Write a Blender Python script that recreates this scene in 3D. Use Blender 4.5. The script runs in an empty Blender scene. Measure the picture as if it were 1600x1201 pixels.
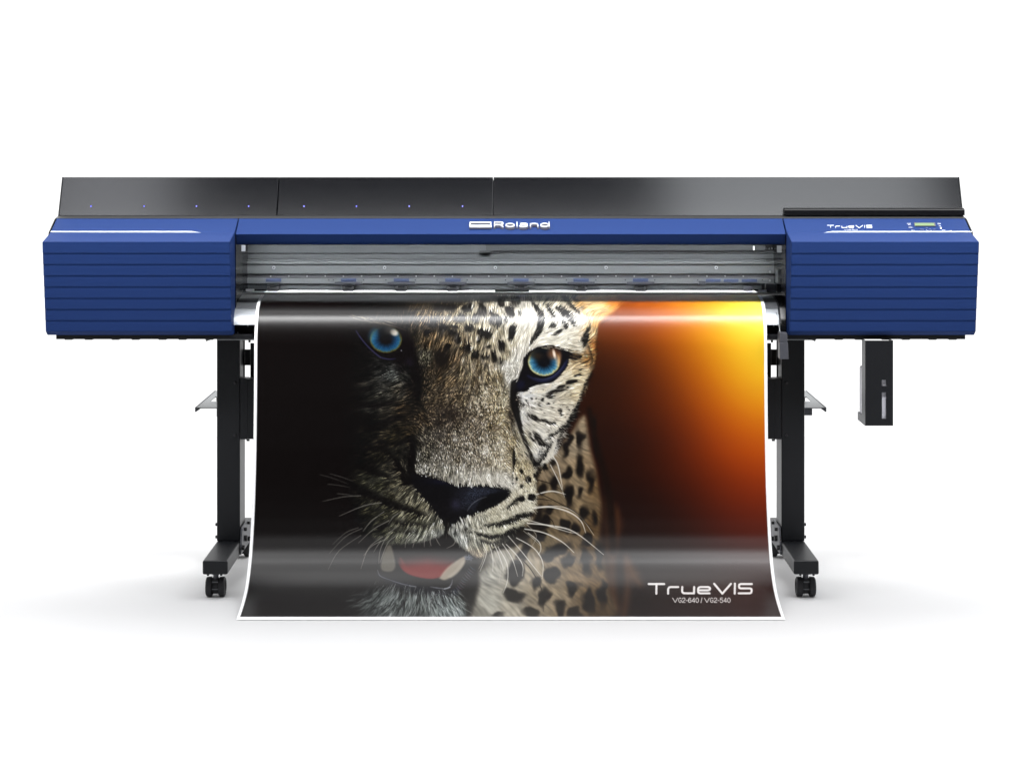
import bpy, bmesh, math, random
import numpy as np
from mathutils import Vector, Matrix

# ===================== camera, light, exposure =====================
scene = bpy.context.scene
COL = scene.collection
F_PX, HZ, CXP, DIST, CAM_Z = 3350.0, 215.0, 798.0, 6.3, 1.338   # focal length in photo pixels, eye level, centre line, distance, eye height
cam_d = bpy.data.cameras.new('camera'); cam = bpy.data.objects.new('camera', cam_d); COL.objects.link(cam)
cam.location = (0, -DIST, CAM_Z); cam.rotation_euler = (math.radians(90), 0, 0)
cam_d.sensor_width = 36.0; cam_d.lens = 36.0 * F_PX / 1600.0
cam_d.shift_x = (800.0 - CXP) / 1600.0
cam_d.shift_y = -(600.5 - HZ) / 1600.0
cam_d.clip_end = 200
scene.camera = cam
w = bpy.data.worlds.new('World'); scene.world = w; w.use_nodes = True
nt = w.node_tree; nt.nodes.clear()
out = nt.nodes.new('ShaderNodeOutputWorld'); bgn = nt.nodes.new('ShaderNodeBackground')
tc = nt.nodes.new('ShaderNodeTexCoord'); sep = nt.nodes.new('ShaderNodeSeparateXYZ')
mr = nt.nodes.new('ShaderNodeMapRange'); mr.interpolation_type = 'SMOOTHSTEP'
mr.inputs['From Min'].default_value = -0.10; mr.inputs['From Max'].default_value = 0.45
mr.inputs['To Min'].default_value = 0.012; mr.inputs['To Max'].default_value = 1.25
nt.links.new(tc.outputs['Generated'], sep.inputs[0]); nt.links.new(sep.outputs['Y'], mr.inputs['Value'])
nt.links.new(mr.outputs[0], bgn.inputs['Strength']); bgn.inputs['Color'].default_value = (1, 1, 1, 1)
nt.links.new(bgn.outputs[0], out.inputs[0])
def area(name, loc, target, sx, sy, power, color=(1, 1, 1), spread=180):
    d = bpy.data.lights.new(name, 'AREA'); d.shape = 'RECTANGLE'; d.size = sx; d.size_y = sy; d.energy = power; d.color = color
    d.spread = math.radians(spread)
    o = bpy.data.objects.new(name, d); COL.objects.link(o); o.location = loc
    v = Vector(target) - Vector(loc); o.rotation_euler = v.to_track_quat('-Z', 'Y').to_euler()
    return o
# L = power / (pi * area)
area('overhead_softbox', (0, 1.8, 3.25), (0, 1.8, 0), 7.6, 4.5, math.pi * 34.2 * 3.5)
area('left_softbox', (-5.2, -2.9, 2.0), (-0.2, 0, .6), 2.2, 2.6, math.pi * 5.7 * 6.6)
area('right_softbox', (5.2, -2.9, 2.0), (0.2, 0, .6), 2.2, 2.6, math.pi * 5.7 * 6.6)
area('floor_fill', (0, -1.70, 3.3), (0, -1.50, 0), 7.5, .9, math.pi * 6.75 * 1.25, spread=60)  # added fill lamp, lifts the shadow on the floor before the print
area('lid_lamp_right', (1.22, -1.15, 3.2), (.95, .28, 1.15), 1.1, .7, math.pi * .77 * 10, (.93, .965, 1))
area('lid_lamp_left', (-1.75, -1.25, 3.3), (-1.3, .28, 1.18), .6, .6, math.pi * .36 * 8.2, (.93, .95, 1))
area('bay_fill', (0, .300, 1.080), (0, .405, .86), 1.62, .014, math.pi * .0227 * 56.0, spread=84)  # added lamp to brighten the rails and paper in the bay
area('strip_lamp', (0, -.57, 1.80), (0, .20, .93), 3.4, .22, math.pi * .748 * 5.6, spread=60)
scene.view_settings.view_transform = 'Standard'; scene.view_settings.look = 'None'
scene.view_settings.gamma = 1.0; scene.view_settings.use_curve_mapping = False
scene.view_settings.exposure = 0.0
# ---------------------------------------------------------------------------
# THE PRINTED PICTURE: inks painted procedurally (fur, eyes, body, sunset glow)
# Coordinates of the drawing run over the print: x 395..1205, y 458..968.
# ---------------------------------------------------------------------------
SHEET_KEYS = np.array([  # y, half width seen
    (458, 387.8), (463, 391.6), (468, 394.6), (473, 396.3), (480, 397.6), (490, 398.8), (500, 399.5), (510, 400.0), (520, 400.35), (535, 400.7), (550, 400.8), (620, 401.2), (700, 402.0),
    (760, 403.5), (810, 405.3), (860, 408.0), (890, 410.8), (915, 414.2), (940, 420.0), (968, 429.0)])
CX = 798.0
def half_w(y): return np.interp(y, SHEET_KEYS[:, 0], SHEET_KEYS[:, 1])
NX, NY = 1240, 780
def make_print():
    rs = np.random.RandomState(7)
    ys = np.linspace(458.0, 968.0, NY)
    us = np.linspace(-1, 1, NX)
    Y, U = np.meshgrid(ys, us, indexing='ij')
    HW = half_w(Y)
    X = CX + U * HW
    sx = (NX - 1) / 2.0 / 404.0; sy = (NY - 1) / 510.0
    img = np.zeros((NY, NX, 3))
    # ---------- helpers ----------
    def win(x0, y0, x1, y1, pad):
        x0 -= pad + 22; x1 += pad + 22; y0 -= pad; y1 += pad
        i0 = int(max(0, (y0 - 458) * sy)); i1 = int(min(NY, (y1 - 458) * sy + 2))
        j0 = int(max(0, (x0 - CX) / 404 * (NX - 1) / 2 + (NX - 1) / 2)); j1 = int(min(NX, (x1 - CX) / 389 * (NX - 1) / 2 + (NX - 1) / 2 + 2))
        if (x0 - CX) > 0: j0 = int(max(0, (x0 - CX) / 426 * (NX - 1) / 2 + (NX - 1) / 2))
        if (x1 - CX) < 0: j1 = int(min(NX, (x1 - CX) / 426 * (NX - 1) / 2 + (NX - 1) / 2 + 2))
        return slice(i0, max(i1, i0)), slice(j0, max(j1, j0))
    def smooth(t):
        t = np.clip(t, 0, 1); return t * t * (3 - 2 * t)
    def seg_dist(px, py, pts, ws=None):
        best = np.full(px.shape, 1e9)
        for k in range(len(pts) - 1):
            ax, ay = pts[k]; bx, by = pts[k + 1]
            dx, dy = bx - ax, by - ay
            t = np.clip(((px - ax) * dx + (py - ay) * dy) / (dx * dx + dy * dy + 1e-9), 0, 1)
            d = np.hypot(px - ax - t * dx, py - ay - t * dy)
            if ws is not None: d = d - (ws[k] * (1 - t) + ws[k + 1] * t)
            best = np.minimum(best, d)
        return best
    def poly_sd(px, py, pts):
        d = seg_dist(px, py, list(pts) + [pts[0]])
        inside = np.zeros(px.shape, bool)
        n = len(pts)
        for k in range(n):
            x1, y1 = pts[k]; x2, y2 = pts[(k + 1) % n]
            if y1 == y2: continue
            c = ((y1 > py) != (y2 > py)) & (px < (x2 - x1) * (py - y1) / (y2 - y1) + x1)
            inside ^= c
        return np.where(inside, -d, d)
    def spline(pts, n=6):
        P = [pts[0]] + list(pts) + [pts[-1]]; out = []
        for k in range(1, len(P) - 2):
            p0, p1, p2, p3 = [np.array(P[k + q], float) for q in (-1, 0, 1, 2)]
            for s in range(n):
                t = s / n
                out.append(tuple(0.5 * ((2 * p1) + (-p0 + p2) * t + (2 * p0 - 5 * p1 + 4 * p2 - p3) * t * t + (-p0 + 3 * p1 - 3 * p2 + p3) * t ** 3)))
        out.append(tuple(pts[-1])); return out
    def put(sl, m, col):
        m = m[..., None]
        img[sl] = img[sl] * (1 - m) + np.asarray(col, float) * m
    def polygon(pts, col, feather=1.0, a=1.0, warp=0, curve=True):
        if curve: pts = spline(list(pts) + [pts[0]], 4)[:-1]
        xs = [p[0] for p in pts]; yy = [p[1] for p in pts]
        sl = win(min(xs), min(yy), max(xs), max(yy), feather * 2 + abs(warp))
        px, py = WX[sl], WY[sl]
        if warp: px = X[sl] + HN[sl] * FX[sl] * warp; py = Y[sl] + HN[sl] * FY[sl] * warp
        else: px, py = X[sl], Y[sl]
        put(sl, a * smooth(0.5 - poly_sd(px, py, pts) / (2 * feather)), col)
    def ell(cx, cy, rx, ry, rot=0, col=(8, 6, 6), feather=1.0, a=1.0, warp=0):
        r = max(rx, ry)
        sl = win(cx - r, cy - r, cx + r, cy + r, feather * 2 + abs(warp))
        px, py = X[sl], Y[sl]
        if warp > 0: px = px + HN[sl] * FX[sl] * warp; py = py + HN[sl] * FY[sl] * warp
        if warp: q_ = min(1.0, min(rx, ry) / 6.0) * (1.0 if warp < 0 else .38); px = px + irr[sl][..., 0] * q_; py = py + irr[sl][..., 1] * q_
        c, s = math.cos(math.radians(rot)), math.sin(math.radians(rot))
        dx, dy = px - cx, py - cy
        q = np.hypot((dx * c + dy * s) / rx, (-dx * s + dy * c) / ry)
        put(sl, a * smooth(0.5 - (q - 1) * min(rx, ry) / (2 * feather)), col)
    def stroke(pts, w, col, feather=0.8, a=1.0, warp=0, n=5):
        q = spline(pts, n) if len(pts) > 2 else list(pts)
        ws = np.interp(np.linspace(0, 1, len(q)), np.linspace(0, 1, len(w)), w)
        xs = [p[0] for p in q]; yy = [p[1] for p in q]
        sl = win(min(xs), min(yy), max(xs), max(yy), max(w) + feather * 2 + abs(warp))
        px, py = X[sl], Y[sl]
        if warp: px = px + HN[sl] * FX[sl] * warp; py = py + HN[sl] * FY[sl] * warp
        d = seg_dist(px, py, q, ws)
        put(sl, a * smooth(0.5 - d / (2 * feather)), col)
    # ---------- scattered colour / direction interpolation ----------
    def scatter(ctrl, p=3.2, step=6):
        c = np.array([k[:2] for k in ctrl], float); v = np.array([k[2:] for k in ctrl], float)
        gy, gx = Y[::step, ::step], X[::step, ::step]
        acc = np.zeros(gy.shape + (v.shape[1],)); wt = np.zeros(gy.shape)
        for (cx, cy), val in zip(c, v):
            w = 1.0 / ((gx - cx) ** 2 + (gy - cy) ** 2 + 30.0) ** (p / 2)
            acc += w[..., None] * val; wt += w
        acc /= wt[..., None]
        # bilinear upsample
        iy = np.minimum(np.arange(NY) / step, gy.shape[0] - 1.001); ix = np.minimum(np.arange(NX) / step, gy.shape[1] - 1.001)
        i0 = iy.astype(int); j0 = ix.astype(int); fy = (iy - i0)[:, None, None]; fx = (ix - j0)[None, :, None]
        A = acc[i0][:, j0]; B = acc[i0][:, j0 + 1]; Cc = acc[i0 + 1][:, j0]; D = acc[i0 + 1][:, j0 + 1]
        return (A * (1 - fx) + B * fx) * (1 - fy) + (Cc * (1 - fx) + D * fx) * fy
    def gscatter(ctrl, sg=34.0, step=6):
        gy, gx = Y[::step, ::step], X[::step, ::step]
        acc = np.zeros(gy.shape + (3,)); wt = np.zeros(gy.shape)
        for k in ctrl:
            d2 = (gx - k[0]) ** 2 + (gy - k[1]) ** 2
            w = np.exp(-d2 / (2 * sg * sg)) + 1e-4 * np.exp(-d2 / (2 * (3.5 * sg) ** 2)) + 1e-12
            acc += w[..., None] * np.array(k[2:], float); wt += w
        acc /= wt[..., None]
        iy = np.minimum(np.arange(NY) / step, gy.shape[0] - 1.001); ix = np.minimum(np.arange(NX) / step, gy.shape[1] - 1.001)
        i0 = iy.astype(int); j0 = ix.astype(int); fy = (iy - i0)[:, None, None]; fx = (ix - j0)[None, :, None]
        return (acc[i0][:, j0] * (1 - fx) + acc[i0][:, j0 + 1] * fx) * (1 - fy) + (acc[i0 + 1][:, j0] * (1 - fx) + acc[i0 + 1][:, j0 + 1] * fx) * fy
    def blur(a, r):
        for ax in (0, 1):
            for _ in range(2):
                k = int(r)
                pad = [(0, 0)] * a.ndim; pad[ax] = (k + 1, k)
                cs = np.cumsum(np.pad(a, pad, mode='edge'), axis=ax)
                n = a.shape[ax]
                hi = [slice(None)] * a.ndim; lo = [slice(None)] * a.ndim
                hi[ax] = slice(2 * k + 1, 2 * k + 1 + n); lo[ax] = slice(0, n)
                a = (cs[tuple(hi)] - cs[tuple(lo)]) / (2 * k + 1)
        return a
    # ---------- hair direction: control arrows (x, y, dx, dy, length) ----------
    flow = [(640,470,.25,-1,7),(680,475,.35,-1,8),(720,480,.3,-1,8),(760,480,.1,-1,8),(800,480,-.15,-1,8),(825,470,.2,-1,9),(840,500,.6,-1,8),(870,490,.7,-.9,6),(900,500,.5,-.8,6),
            (650,530,.3,-1,6),(700,530,.35,-1,8),(745,540,.1,-1,8),(785,540,-.2,-1,8),(815,520,.5,-1,8),(860,530,1,-.35,7),(900,530,.9,.1,7),(925,500,.3,-.9,7),
            (660,570,.2,-1,4),(700,590,.7,-.8,6),(740,585,.2,-1,6),(775,590,-.4,-1,6),(800,580,.35,-1,5),(680,620,.9,-.5,4),(720,620,.6,-.8,4),(760,620,-.5,-.8,4),(790,620,.2,-1,4),
            (670,660,.5,.6,3),(720,660,.3,.9,3),(760,660,-.3,.9,3),(680,700,.3,1,3.5),(720,710,.2,1,4),(770,710,.2,1,4),(700,745,.2,1,6),(760,750,.3,1,6),(660,730,-.2,1,4),
            (600,590,-1,.35,6),(570,620,-1,.3,8),(610,640,-1,.3,8),(630,620,-1,.5,7),(580,680,-1,.2,8),(620,690,-.9,.5,7),(570,740,-1,.4,8),
            (840,610,1,-.1,8),(880,600,1,-.25,8),(850,640,1,.15,8),(890,640,1,.25,8),(835,670,.9,.5,8),(870,680,.9,.6,8),(845,705,.6,.9,8),(812,640,.3,1,5),(800,680,.5,1,5),(820,715,.7,1,5),
            (820,745,.3,.9,4),(800,790,.6,.9,5),(770,800,.4,1,5),(820,800,.7,.7,5),(740,830,.3,1,6),(780,835,.3,1,6),(715,840,.1,1,7),(760,860,.3,1,8),
            (600,770,-.9,.5,6),(640,790,-.7,.8,7),(670,815,-.5,1,7),(640,830,-.6,.9,7),(600,810,-.9,.5,7),(690,840,-.1,1,7),
            (600,940,-.5,1,12),(560,940,-.9,.7,12),(650,945,-.2,1,12),(690,945,.4,1,12),(720,945,.7,.9,12),(620,915,-.3,.8,8),
            (770,920,.9,.5,10),(850,920,.8,.6,10),(940,480,1,-.15,11),(920,480,.9,-.3,9)]
    flow = [(f[0], f[1], -f[2], -f[3], f[4]) if (650 <= f[0] <= 795 and f[1] < 765 and f[3] > 0) else f for f in flow]
    F = scatter(flow, 3.0)
    FX, FY, FL = F[..., 0], F[..., 1], F[..., 2]
    wob = blur(rs.randn(NY, NX, 2), 9) * 6.5
    FX = FX + wob[..., 0] * .55; FY = FY + wob[..., 1] * .55
    nrm = np.hypot(FX, FY) + 1e-6; FX = FX / nrm; FY = FY / nrm
    def lic(noise, dx, dy, half):
        acc = noise.copy(); wsum = 1.0
        I, J = np.meshgrid(np.arange(NY), np.arange(NX), indexing='ij')
        for sgn in (1, -1):
            py = I.astype(float); px = J.astype(float)
            for s in range(1, half + 1):
                ii = np.clip(py, 0, NY - 1).astype(int); jj = np.clip(px, 0, NX - 1).astype(int)
                px = px + sgn * dx[ii, jj]; py = py + sgn * dy[ii, jj]
                ii = np.clip(py + .5, 0, NY - 1).astype(int); jj = np.clip(px + .5, 0, NX - 1).astype(int)
                w = 1.0 - s / (half + 1.0)
                acc += w * noise[ii, jj]; wsum += w
        acc /= wsum
        return acc
    n1 = rs.rand(NY, NX); n1 = (n1 + .5 * np.roll(n1, 1, 1) + .5 * np.roll(n1, 1, 0)) 
    n1 = (n1 - n1.mean()) / n1.std()
    n0 = rs.randn(NY, NX); Ls = lic(.8 * n0 + .35 * n1, FX, FY, 2); Ls /= Ls.std()
    Ll = lic(n0 + .2 * n1, FX, FY, 9); Ll /= Ll.std()
    n2 = blur(rs.randn(NY, NX), 1); Lb = lic(n2 / n2.std(), FX, FY, 14); Lb /= Lb.std()
    k = smooth((FL - 3.5) / 4.0)
    HN = np.clip(Ls * (1 - k) + (Ll * .9 + Lb * .35) * k, -2.4, 2.4)
    WX = X; WY = Y
    irr = blur(rs.randn(NY, NX, 2), 7); irr = irr / irr.std() * 2.2
    # ---------- 1. background ink: black to sunset glow ----------
    bg = [(400,470,6,1,1),(400,700,6,1,1),(400,960,10,7,6),(500,600,6,1,1),(500,800,7,1,1),(560,930,10,8,7),(600,700,6,1,1),(700,600,8,3,2),(800,700,8,3,2),(850,900,12,7,4),(880,560,20,8,3),
          (940,470,150,72,22),(940,500,120,58,20),(940,545,52,22,6),(945,600,42,15,3),(950,700,34,11,4),(950,800,22,7,4),(950,900,12,6,4),
          (980,470,160,74,22),(980,505,120,52,14),(980,545,66,25,4),(980,600,48,16,2),(980,700,34,10,3),(980,800,30,8,4),(980,930,20,11,9),
          (1020,465,186,92,26),(1020,505,150,66,12),(1020,545,106,42,4),(1020,600,80,28,2),(1020,650,62,19,2),(1020,700,46,13,3),(1020,800,28,7,3),(1020,900,25,11,7),
          (1060,465,196,115,32),(1060,505,188,98,16),(1060,545,158,72,5),(1060,600,130,52,3),(1060,650,100,33,3),(1060,700,72,21,3),(1060,760,50,13,3),(1060,820,30,8,3),(1060,900,27,11,7),
          (1100,465,212,160,52),(1100,505,218,145,28),(1100,545,210,120,10),(1100,600,196,98,6),(1100,650,166,66,4),(1100,700,136,44,3),(1100,760,92,27,4),(1100,820,58,15,4),(1100,900,32,12,8),
          (1150,465,230,200,64),(1150,500,244,206,46),(1150,545,232,172,28),(1150,600,224,142,14),(1150,650,200,94,5),(1150,700,168,60,4),(1150,760,120,37,5),(1150,820,74,19,5),(1150,900,40,14,9),
          (1195,465,238,228,130),(1195,500,250,234,104),(1195,545,240,202,36),(1195,585,232,190,42),(1195,620,230,158,22),(1195,660,214,114,10),(1195,700,188,74,6),(1195,760,144,46,8),(1195,820,86,24,8),(1195,900,46,17,11),(1195,960,30,13,11),(1100,960,24,12,10)]
    img[:] = gscatter(bg)
    left = smooth((905 - X) / 60.0)[..., None]
    img[:] = img * (1 - left) + np.array([7, 2, 2.]) * left
    img[:] = blur(img, 14)
    # soft streaks right of the shoulder
    for pts, w, col, a in (([(962,800),(958,850),(955,900),(962,950)], (3,7,8,6), (96, 62, 34), .6), ([(982,878),(990,898),(1000,912)], (4,9,3), (110, 76, 44), .6),
                           ([(960,790),(966,820),(958,850)], (3,6,3), (80, 46, 22), .6), ([(978,870),(980,920),(975,960)], (4,5,4), (95,62,36), .6), ([(948,780),(950,880),(946,960)], (5,8,8), (60,38,20), .6)):
        stroke(pts, w, col, 9, a)
    # ---------- 2. out-of-focus body ----------
    body = [(905,655),(914,650),(918,672),(922,700),(930,730),(937,770),(940,800),(938,840),(944,880),(950,920),(948,968),(735,972),(738,930),(742,900),(752,868),(790,850),(830,800),(838,760),(845,725),(868,700),(890,680)]
    bm_sl = (slice(None), slice(None))
    bodycol = scatter([(910,670,186,160,122),(900,700,190,166,130),(915,720,178,146,104),(865,735,165,140,106),(905,760,180,152,112),(870,770,150,125,88),(928,760,150,112,66),(846,790,128,104,72),(900,800,160,132,92),(930,820,110,80,45),
                       (850,850,130,108,72),(900,860,138,112,76),(925,860,120,92,56),(870,880,170,145,108),(830,885,190,174,145),(780,880,214,208,190),(760,900,200,196,180),(765,940,206,202,186),(800,950,196,186,164),(840,945,176,158,128),(870,935,180,158,124),
                       (900,900,150,122,84),(935,900,130,100,60),(930,940,100,76,46),(890,960,140,116,84),(745,960,150,145,130),(940,960,80,60,36),(748,880,60,52,40)], 3.4)
    bodycol = bodycol * .84 * .8 + bodycol.mean(-1, keepdims=True) * .15
    sd = poly_sd(X, Y, spline(body + [body[0]], 4)[:-1])
    m = smooth(0.5 - sd / 12.0)[..., None]
    img[:] = img * (1 - m) + bodycol * m
    bfur = 1 + .10 * blur(Lb, 1)[..., None] * m
    img[:] = img * bfur
    for s in [(887.5,687,6,10,10),(883,703,6,12,0),(872,698,4,6,20),(906,687,5.5,17,-12),(907,727,7,16,-8),(887.5,740.6,8.5,11,0),(864,724,5,7,-20),(865.5,754,6.5,14,10),(847.6,762,6,9,10),(923,751,4.5,17,-6),
              (907,767,5,8,0),(887,767,7,9,-10),(890,779,7,14,-15),(912,802,7,11,0),(928,808,4.5,11,0),(898,824,5.5,8,0),(882,820,9,12,10),(850,814,10,13,10),(846,836,8,9,0),(918,842,9,10,0),
              (868,860,24,8,-24),(818,860,8,15,25),(888,876,8.5,12.5,0),(914,874,7,20,-6),(862,898,12,13,20),(837,910,6.5,9,0),(894,918,10,14,30),(850,934,9.5,12.5,0),(805,895,14,20,0),(803,930,15,10,0),
              (920,938,9,20,-4),(874,952,9,14,0),(898,958,10,12,0),(830,956,13,8,15),(777,961,9,5,0),(936,868,6,20,0),(942,926,6,20,0),(860,868,12,6,-20),(858,796,7,6,0),(932,700,3,14,-8),(930,662,3,10,0)]:
        ell(*s[:5], col=(14, 10, 9), feather=3.4, a=.94, warp=-1)
    stroke([(921,640),(926,668),(934,700),(946,745),(955,800),(958,860)], (4,4,5,5,6,6), (20,8,4), 5, .85)
    stroke([(760,852),(800,846),(835,822),(845,790)], (6,9,8,3), (16,11,8), 4, .9)
    stroke([(732,880),(738,910),(728,955)], (11,11,9), (16,13,12), 6, .95)
    # ---------- 3. the head: fur colour field ----------
    head = [(520,455),(915,455),(930,478),(934,500),(933,530),(932,560),(922,585),(915,610),(905,628),(899,645),(888,668),(876,690),(868,712),(850,726),(838,734),(839,775),(836,798),(824,815),(806,832),(792,846),(770,858),(752,872),
            (738,866),(722,856),(706,840),(697,834),(688,838),(668,846),(640,850),(600,851),(580,842),(560,820),(545,780),(530,740),(520,700),(520,600)]
    furc = [(540,480,4,1,1),(570,465,4,1,1),(570,485,5,2,2),(540,520,4,1,1),(620,462,10,7,5),(525,560,4,1,1),(525,620,4,1,1),(530,660,3,1,1),(530,700,3,1,1),(545,715,4,2,1),(535,590,4,1,1),(535,640,4,1,1),(650,578,8,5,4),(640,600,8,5,4),(640,570,7,3,4),(628,575,10,7,8),(650,632,22,17,11),(585,655,22,19,14),(545,675,3,1,1),(560,700,6,3,2),(575,725,12,8,6),(530,745,5,3,2),(535,765,5,3,2),(545,790,6,4,3),(560,810,8,6,4),(545,825,4,2,2),(570,840,10,8,6),(540,465,6,2,2),(600,465,8,4,3),(620,480,20,15,10),(640,465,26,20,14),(655,470,70,56,38),(680,465,48,38,28),(668,492,100,82,56),(690,462,60,50,36),(720,462,84,72,54),(745,470,150,135,108),(770,462,120,108,90),(795,466,190,180,158),(818,470,214,208,192),(833,464,205,196,176),(850,462,180,168,140),(880,466,205,192,165),(905,466,170,138,92),
            (600,495,12,8,6),(640,500,38,30,20),(665,505,90,72,48),(690,498,120,102,74),(712,505,140,124,92),(735,495,170,158,128),(760,500,190,178,150),(790,500,212,204,184),(822,497,240,238,230),(850,500,226,220,206),(875,500,236,232,222),(905,500,244,240,230),(922,515,200,160,104),(931,540,110,64,24),
            (645,530,46,38,24),(670,530,86,66,40),(695,535,78,62,40),(720,530,128,108,78),(745,532,160,144,112),(775,525,182,168,136),(800,535,190,178,148),(822,522,216,208,188),(850,526,232,226,208),(880,530,234,228,208),(903,540,214,204,180),(920,560,150,100,46),
            (560,560,6,2,2),(630,560,8,4,5),(648,560,24,20,16),(663,558,86,82,66),(690,560,46,36,24),(715,560,76,60,40),(735,565,130,114,86),(765,556,146,130,102),(790,556,168,152,118),(805,560,214,210,196),(815,548,214,208,194),
            (560,585,9,6,5),(600,572,26,26,24),(612,583,104,108,104),(632,590,76,76,68),(648,592,10,6,5),(660,588,50,42,30),(680,585,66,52,34),(705,592,76,62,42),(730,590,112,96,70),(757,590,128,112,84),(778,592,128,112,80),(796,590,196,192,180),(792,570,206,202,190),
            (555,620,10,7,4),(575,612,40,38,32),(600,618,76,74,64),(625,612,74,68,56),(640,612,38,30,20),(652,615,12,8,5),(670,618,64,52,36),(700,620,80,66,48),(725,620,94,80,60),(755,620,132,118,92),(775,622,138,122,92),(790,625,170,158,126),(803,628,34,28,24),(822,618,236,236,236),(850,620,232,226,210),(880,612,226,212,180),(905,612,222,196,148),(905,590,222,200,156),(900,575,210,180,130),(885,592,216,202,170),(860,603,224,218,204),
            (550,655,6,4,3),(580,640,46,44,38),(605,650,52,46,34),(630,640,38,28,16),(655,650,48,38,26),(680,640,62,50,36),(700,650,46,38,30),(725,650,90,78,62),(750,650,122,108,88),(772,650,140,124,96),(788,650,162,144,104),(798,650,70,58,44),(815,650,218,216,210),(845,650,230,222,204),(875,650,232,220,196),(893,648,226,214,190),
            (550,690,5,2,2),(570,675,20,15,10),(590,680,40,34,24),(615,685,36,30,16),(640,675,34,26,14),(650,690,30,26,20),(663,690,78,72,60),(690,680,70,62,52),(720,685,104,94,78),(750,685,118,106,88),(780,685,160,146,118),(800,690,128,112,80),(818,690,190,180,150),(845,680,236,230,218),(875,675,226,218,200),(862,700,226,222,212),
            (560,715,8,5,4),(590,710,32,28,18),(615,712,40,36,28),(640,718,14,11,8),(655,715,104,100,88),(690,712,110,102,88),(720,712,128,118,102),(750,712,144,132,112),(780,715,168,154,128),(800,720,158,142,110),(822,725,180,162,122),(840,715,230,228,222),(850,722,200,196,184),
            (545,740,18,16,10),(565,746,56,54,38),(590,752,70,68,50),(600,735,44,40,30),(622,735,58,52,40),(618,755,84,78,58),(650,733,150,146,134),(690,738,164,158,142),(720,748,204,198,182),(760,752,212,206,190),(785,752,222,216,202),(797,756,228,222,208),(825,750,208,190,150),(815,735,190,172,132),
            (560,775,20,18,12),(585,775,60,58,42),(610,775,92,86,64),(640,790,104,98,76),(665,800,112,106,84),(600,795,56,54,38),(570,795,40,38,26),(630,812,88,84,64),(660,818,104,102,82),(685,822,128,126,108),(620,838,96,96,76),(650,838,124,126,112),(685,833,146,148,140),(590,830,36,36,26),
            (705,832,146,148,142),(720,820,158,156,146),(745,815,180,176,156),(775,805,206,198,170),(800,780,210,200,172),(825,765,212,202,172),(825,790,226,218,192),(800,800,214,206,180),(720,845,156,158,152),(745,850,150,148,132),(770,845,176,170,144),(790,842,186,180,150),(745,865,170,150,120),(815,818,206,200,170),(780,828,196,192,164)]
    fur = scatter(furc, 4.0, 4)
    fur = fur * .74 + fur.mean(-1, keepdims=True) * np.array([.262, .26, .25])
    fur = fur * np.interp(X + .25 * (Y - 600), [560, 640, 725, 800], [.42, .62, .84, 1.02])[..., None]
    sdh = poly_sd(X + HN * FX * 2.5, Y + HN * FY * 2.5, spline(head + [head[0]], 4)[:-1])
    hm = smooth(0.5 - sdh / 3.0) * smooth((X - 528) / 45.0)
    lum = fur.mean(-1)
    amp = np.interp(lum, [0, 20, 60, 110, 160, 200, 245], [.6, 9, 30, 40, 33, 24, 6])
    nose_zone = np.exp(-(((X - 725) / 85) ** 2 + ((Y - 690) / 62) ** 2) ** 2)
    amp = amp * (1 + .6 * nose_zone) * (1 + .35 * np.exp(-(((X - 735) / 80) ** 2 + ((Y - 520) / 60) ** 2) ** 2))
    sp = np.interp(lum, [0, 20, 60, 110, 160, 200, 245], [.85, .70, .60, .50, .32, .20, .06]) * (1 + .06 * nose_zone)
    col = fur * (.90 * np.exp(sp * HN))[..., None] + (sp * HN * 6)[..., None] * np.array([1, .97, .9])
    # coarse hair clumps
    cl = blur(rs.randn(NY, NX), 3); cl = lic(cl / cl.std(), FX, FY, 12); cl /= cl.std()
    col = col + (amp * .32 * cl)[..., None]
    img[:] = img * (1 - hm[..., None]) + np.clip(col, 3, 252) * hm[..., None]
    # ear fur at the top right
    polygon([(900,458),(930,458),(962,461),(968,470),(964,482),(952,492),(940,500),(930,512),(922,500),(908,480)], (205,158,96), 4, .95, warp=5)
    polygon([(915,468),(945,472),(950,482),(935,490),(922,488)], (226,196,146), 5, .8, warp=6)
    polygon([(948,462),(966,464),(967,476),(955,482),(950,472)], (206,120,48), 4, .8, warp=4)
    sl = win(900, 456, 970, 512, 2); mm = np.exp(-(((X[sl] - 935) / 32) ** 2 + ((Y[sl] - 482) / 22) ** 2) ** 2)[..., None]
    img[sl] = img[sl] * (1 + .16 * HN[sl][..., None] * mm)
    # top edge shade spots
    BLK = (9, 7, 7)
    def spots(lst, f=1.0, w=1.5, a=.96, col=BLK):
        for s in lst: ell(s[0], s[1], s[2], s[3], s[4] if len(s) > 4 else 0, col=col, feather=f, a=a, warp=w)
    FS = 1.18
    spots([(q[0], q[1], q[2] * FS, q[3] * FS) + tuple(q[4:]) for q in [(783,472,5,7,-30),(806,471,6.5,7.5),(797,486,6,8,-25),(775,501,8,9.5,-30),(754,486,7,8),(800,519,5.5,11,15),(758,521,9.5,6.5,10),(784,540,5,8.5,-12),(772,557,3.8,8.5,-15),(762,556,2.6,4),(783,564,2,4),(757,464,7,6),(755,557,3,4),
           (704.6,477.5,8,5.5),(729,480,8,6.5),(733.5,512,7,5.5),(692,512,7,6),(707,519,6.5,5),(716,528,5.5,7),(731,542,4.6,5.5),(743,552,5.6,6.5),(685,477,9,6.5),(720,495,8,5),(744,497,6,6),(749,516,4,5),(703,464,12,4),(735,462,13,4),(770,461,9,4),(788,462,7,3),
           (722,541,3,3),(700,540,4,6,20),(690,556,9,11),(712,508,5,4),(768,486,3,4),(764,540,3,3),(748,530,3,4),(676,505,7,6),(668,520,5,5),(790,498,3,5),(812,488,2.5,4),(716,466,5,4),(752,474,4,3)]], 1.4, 2.6, .93)
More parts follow.
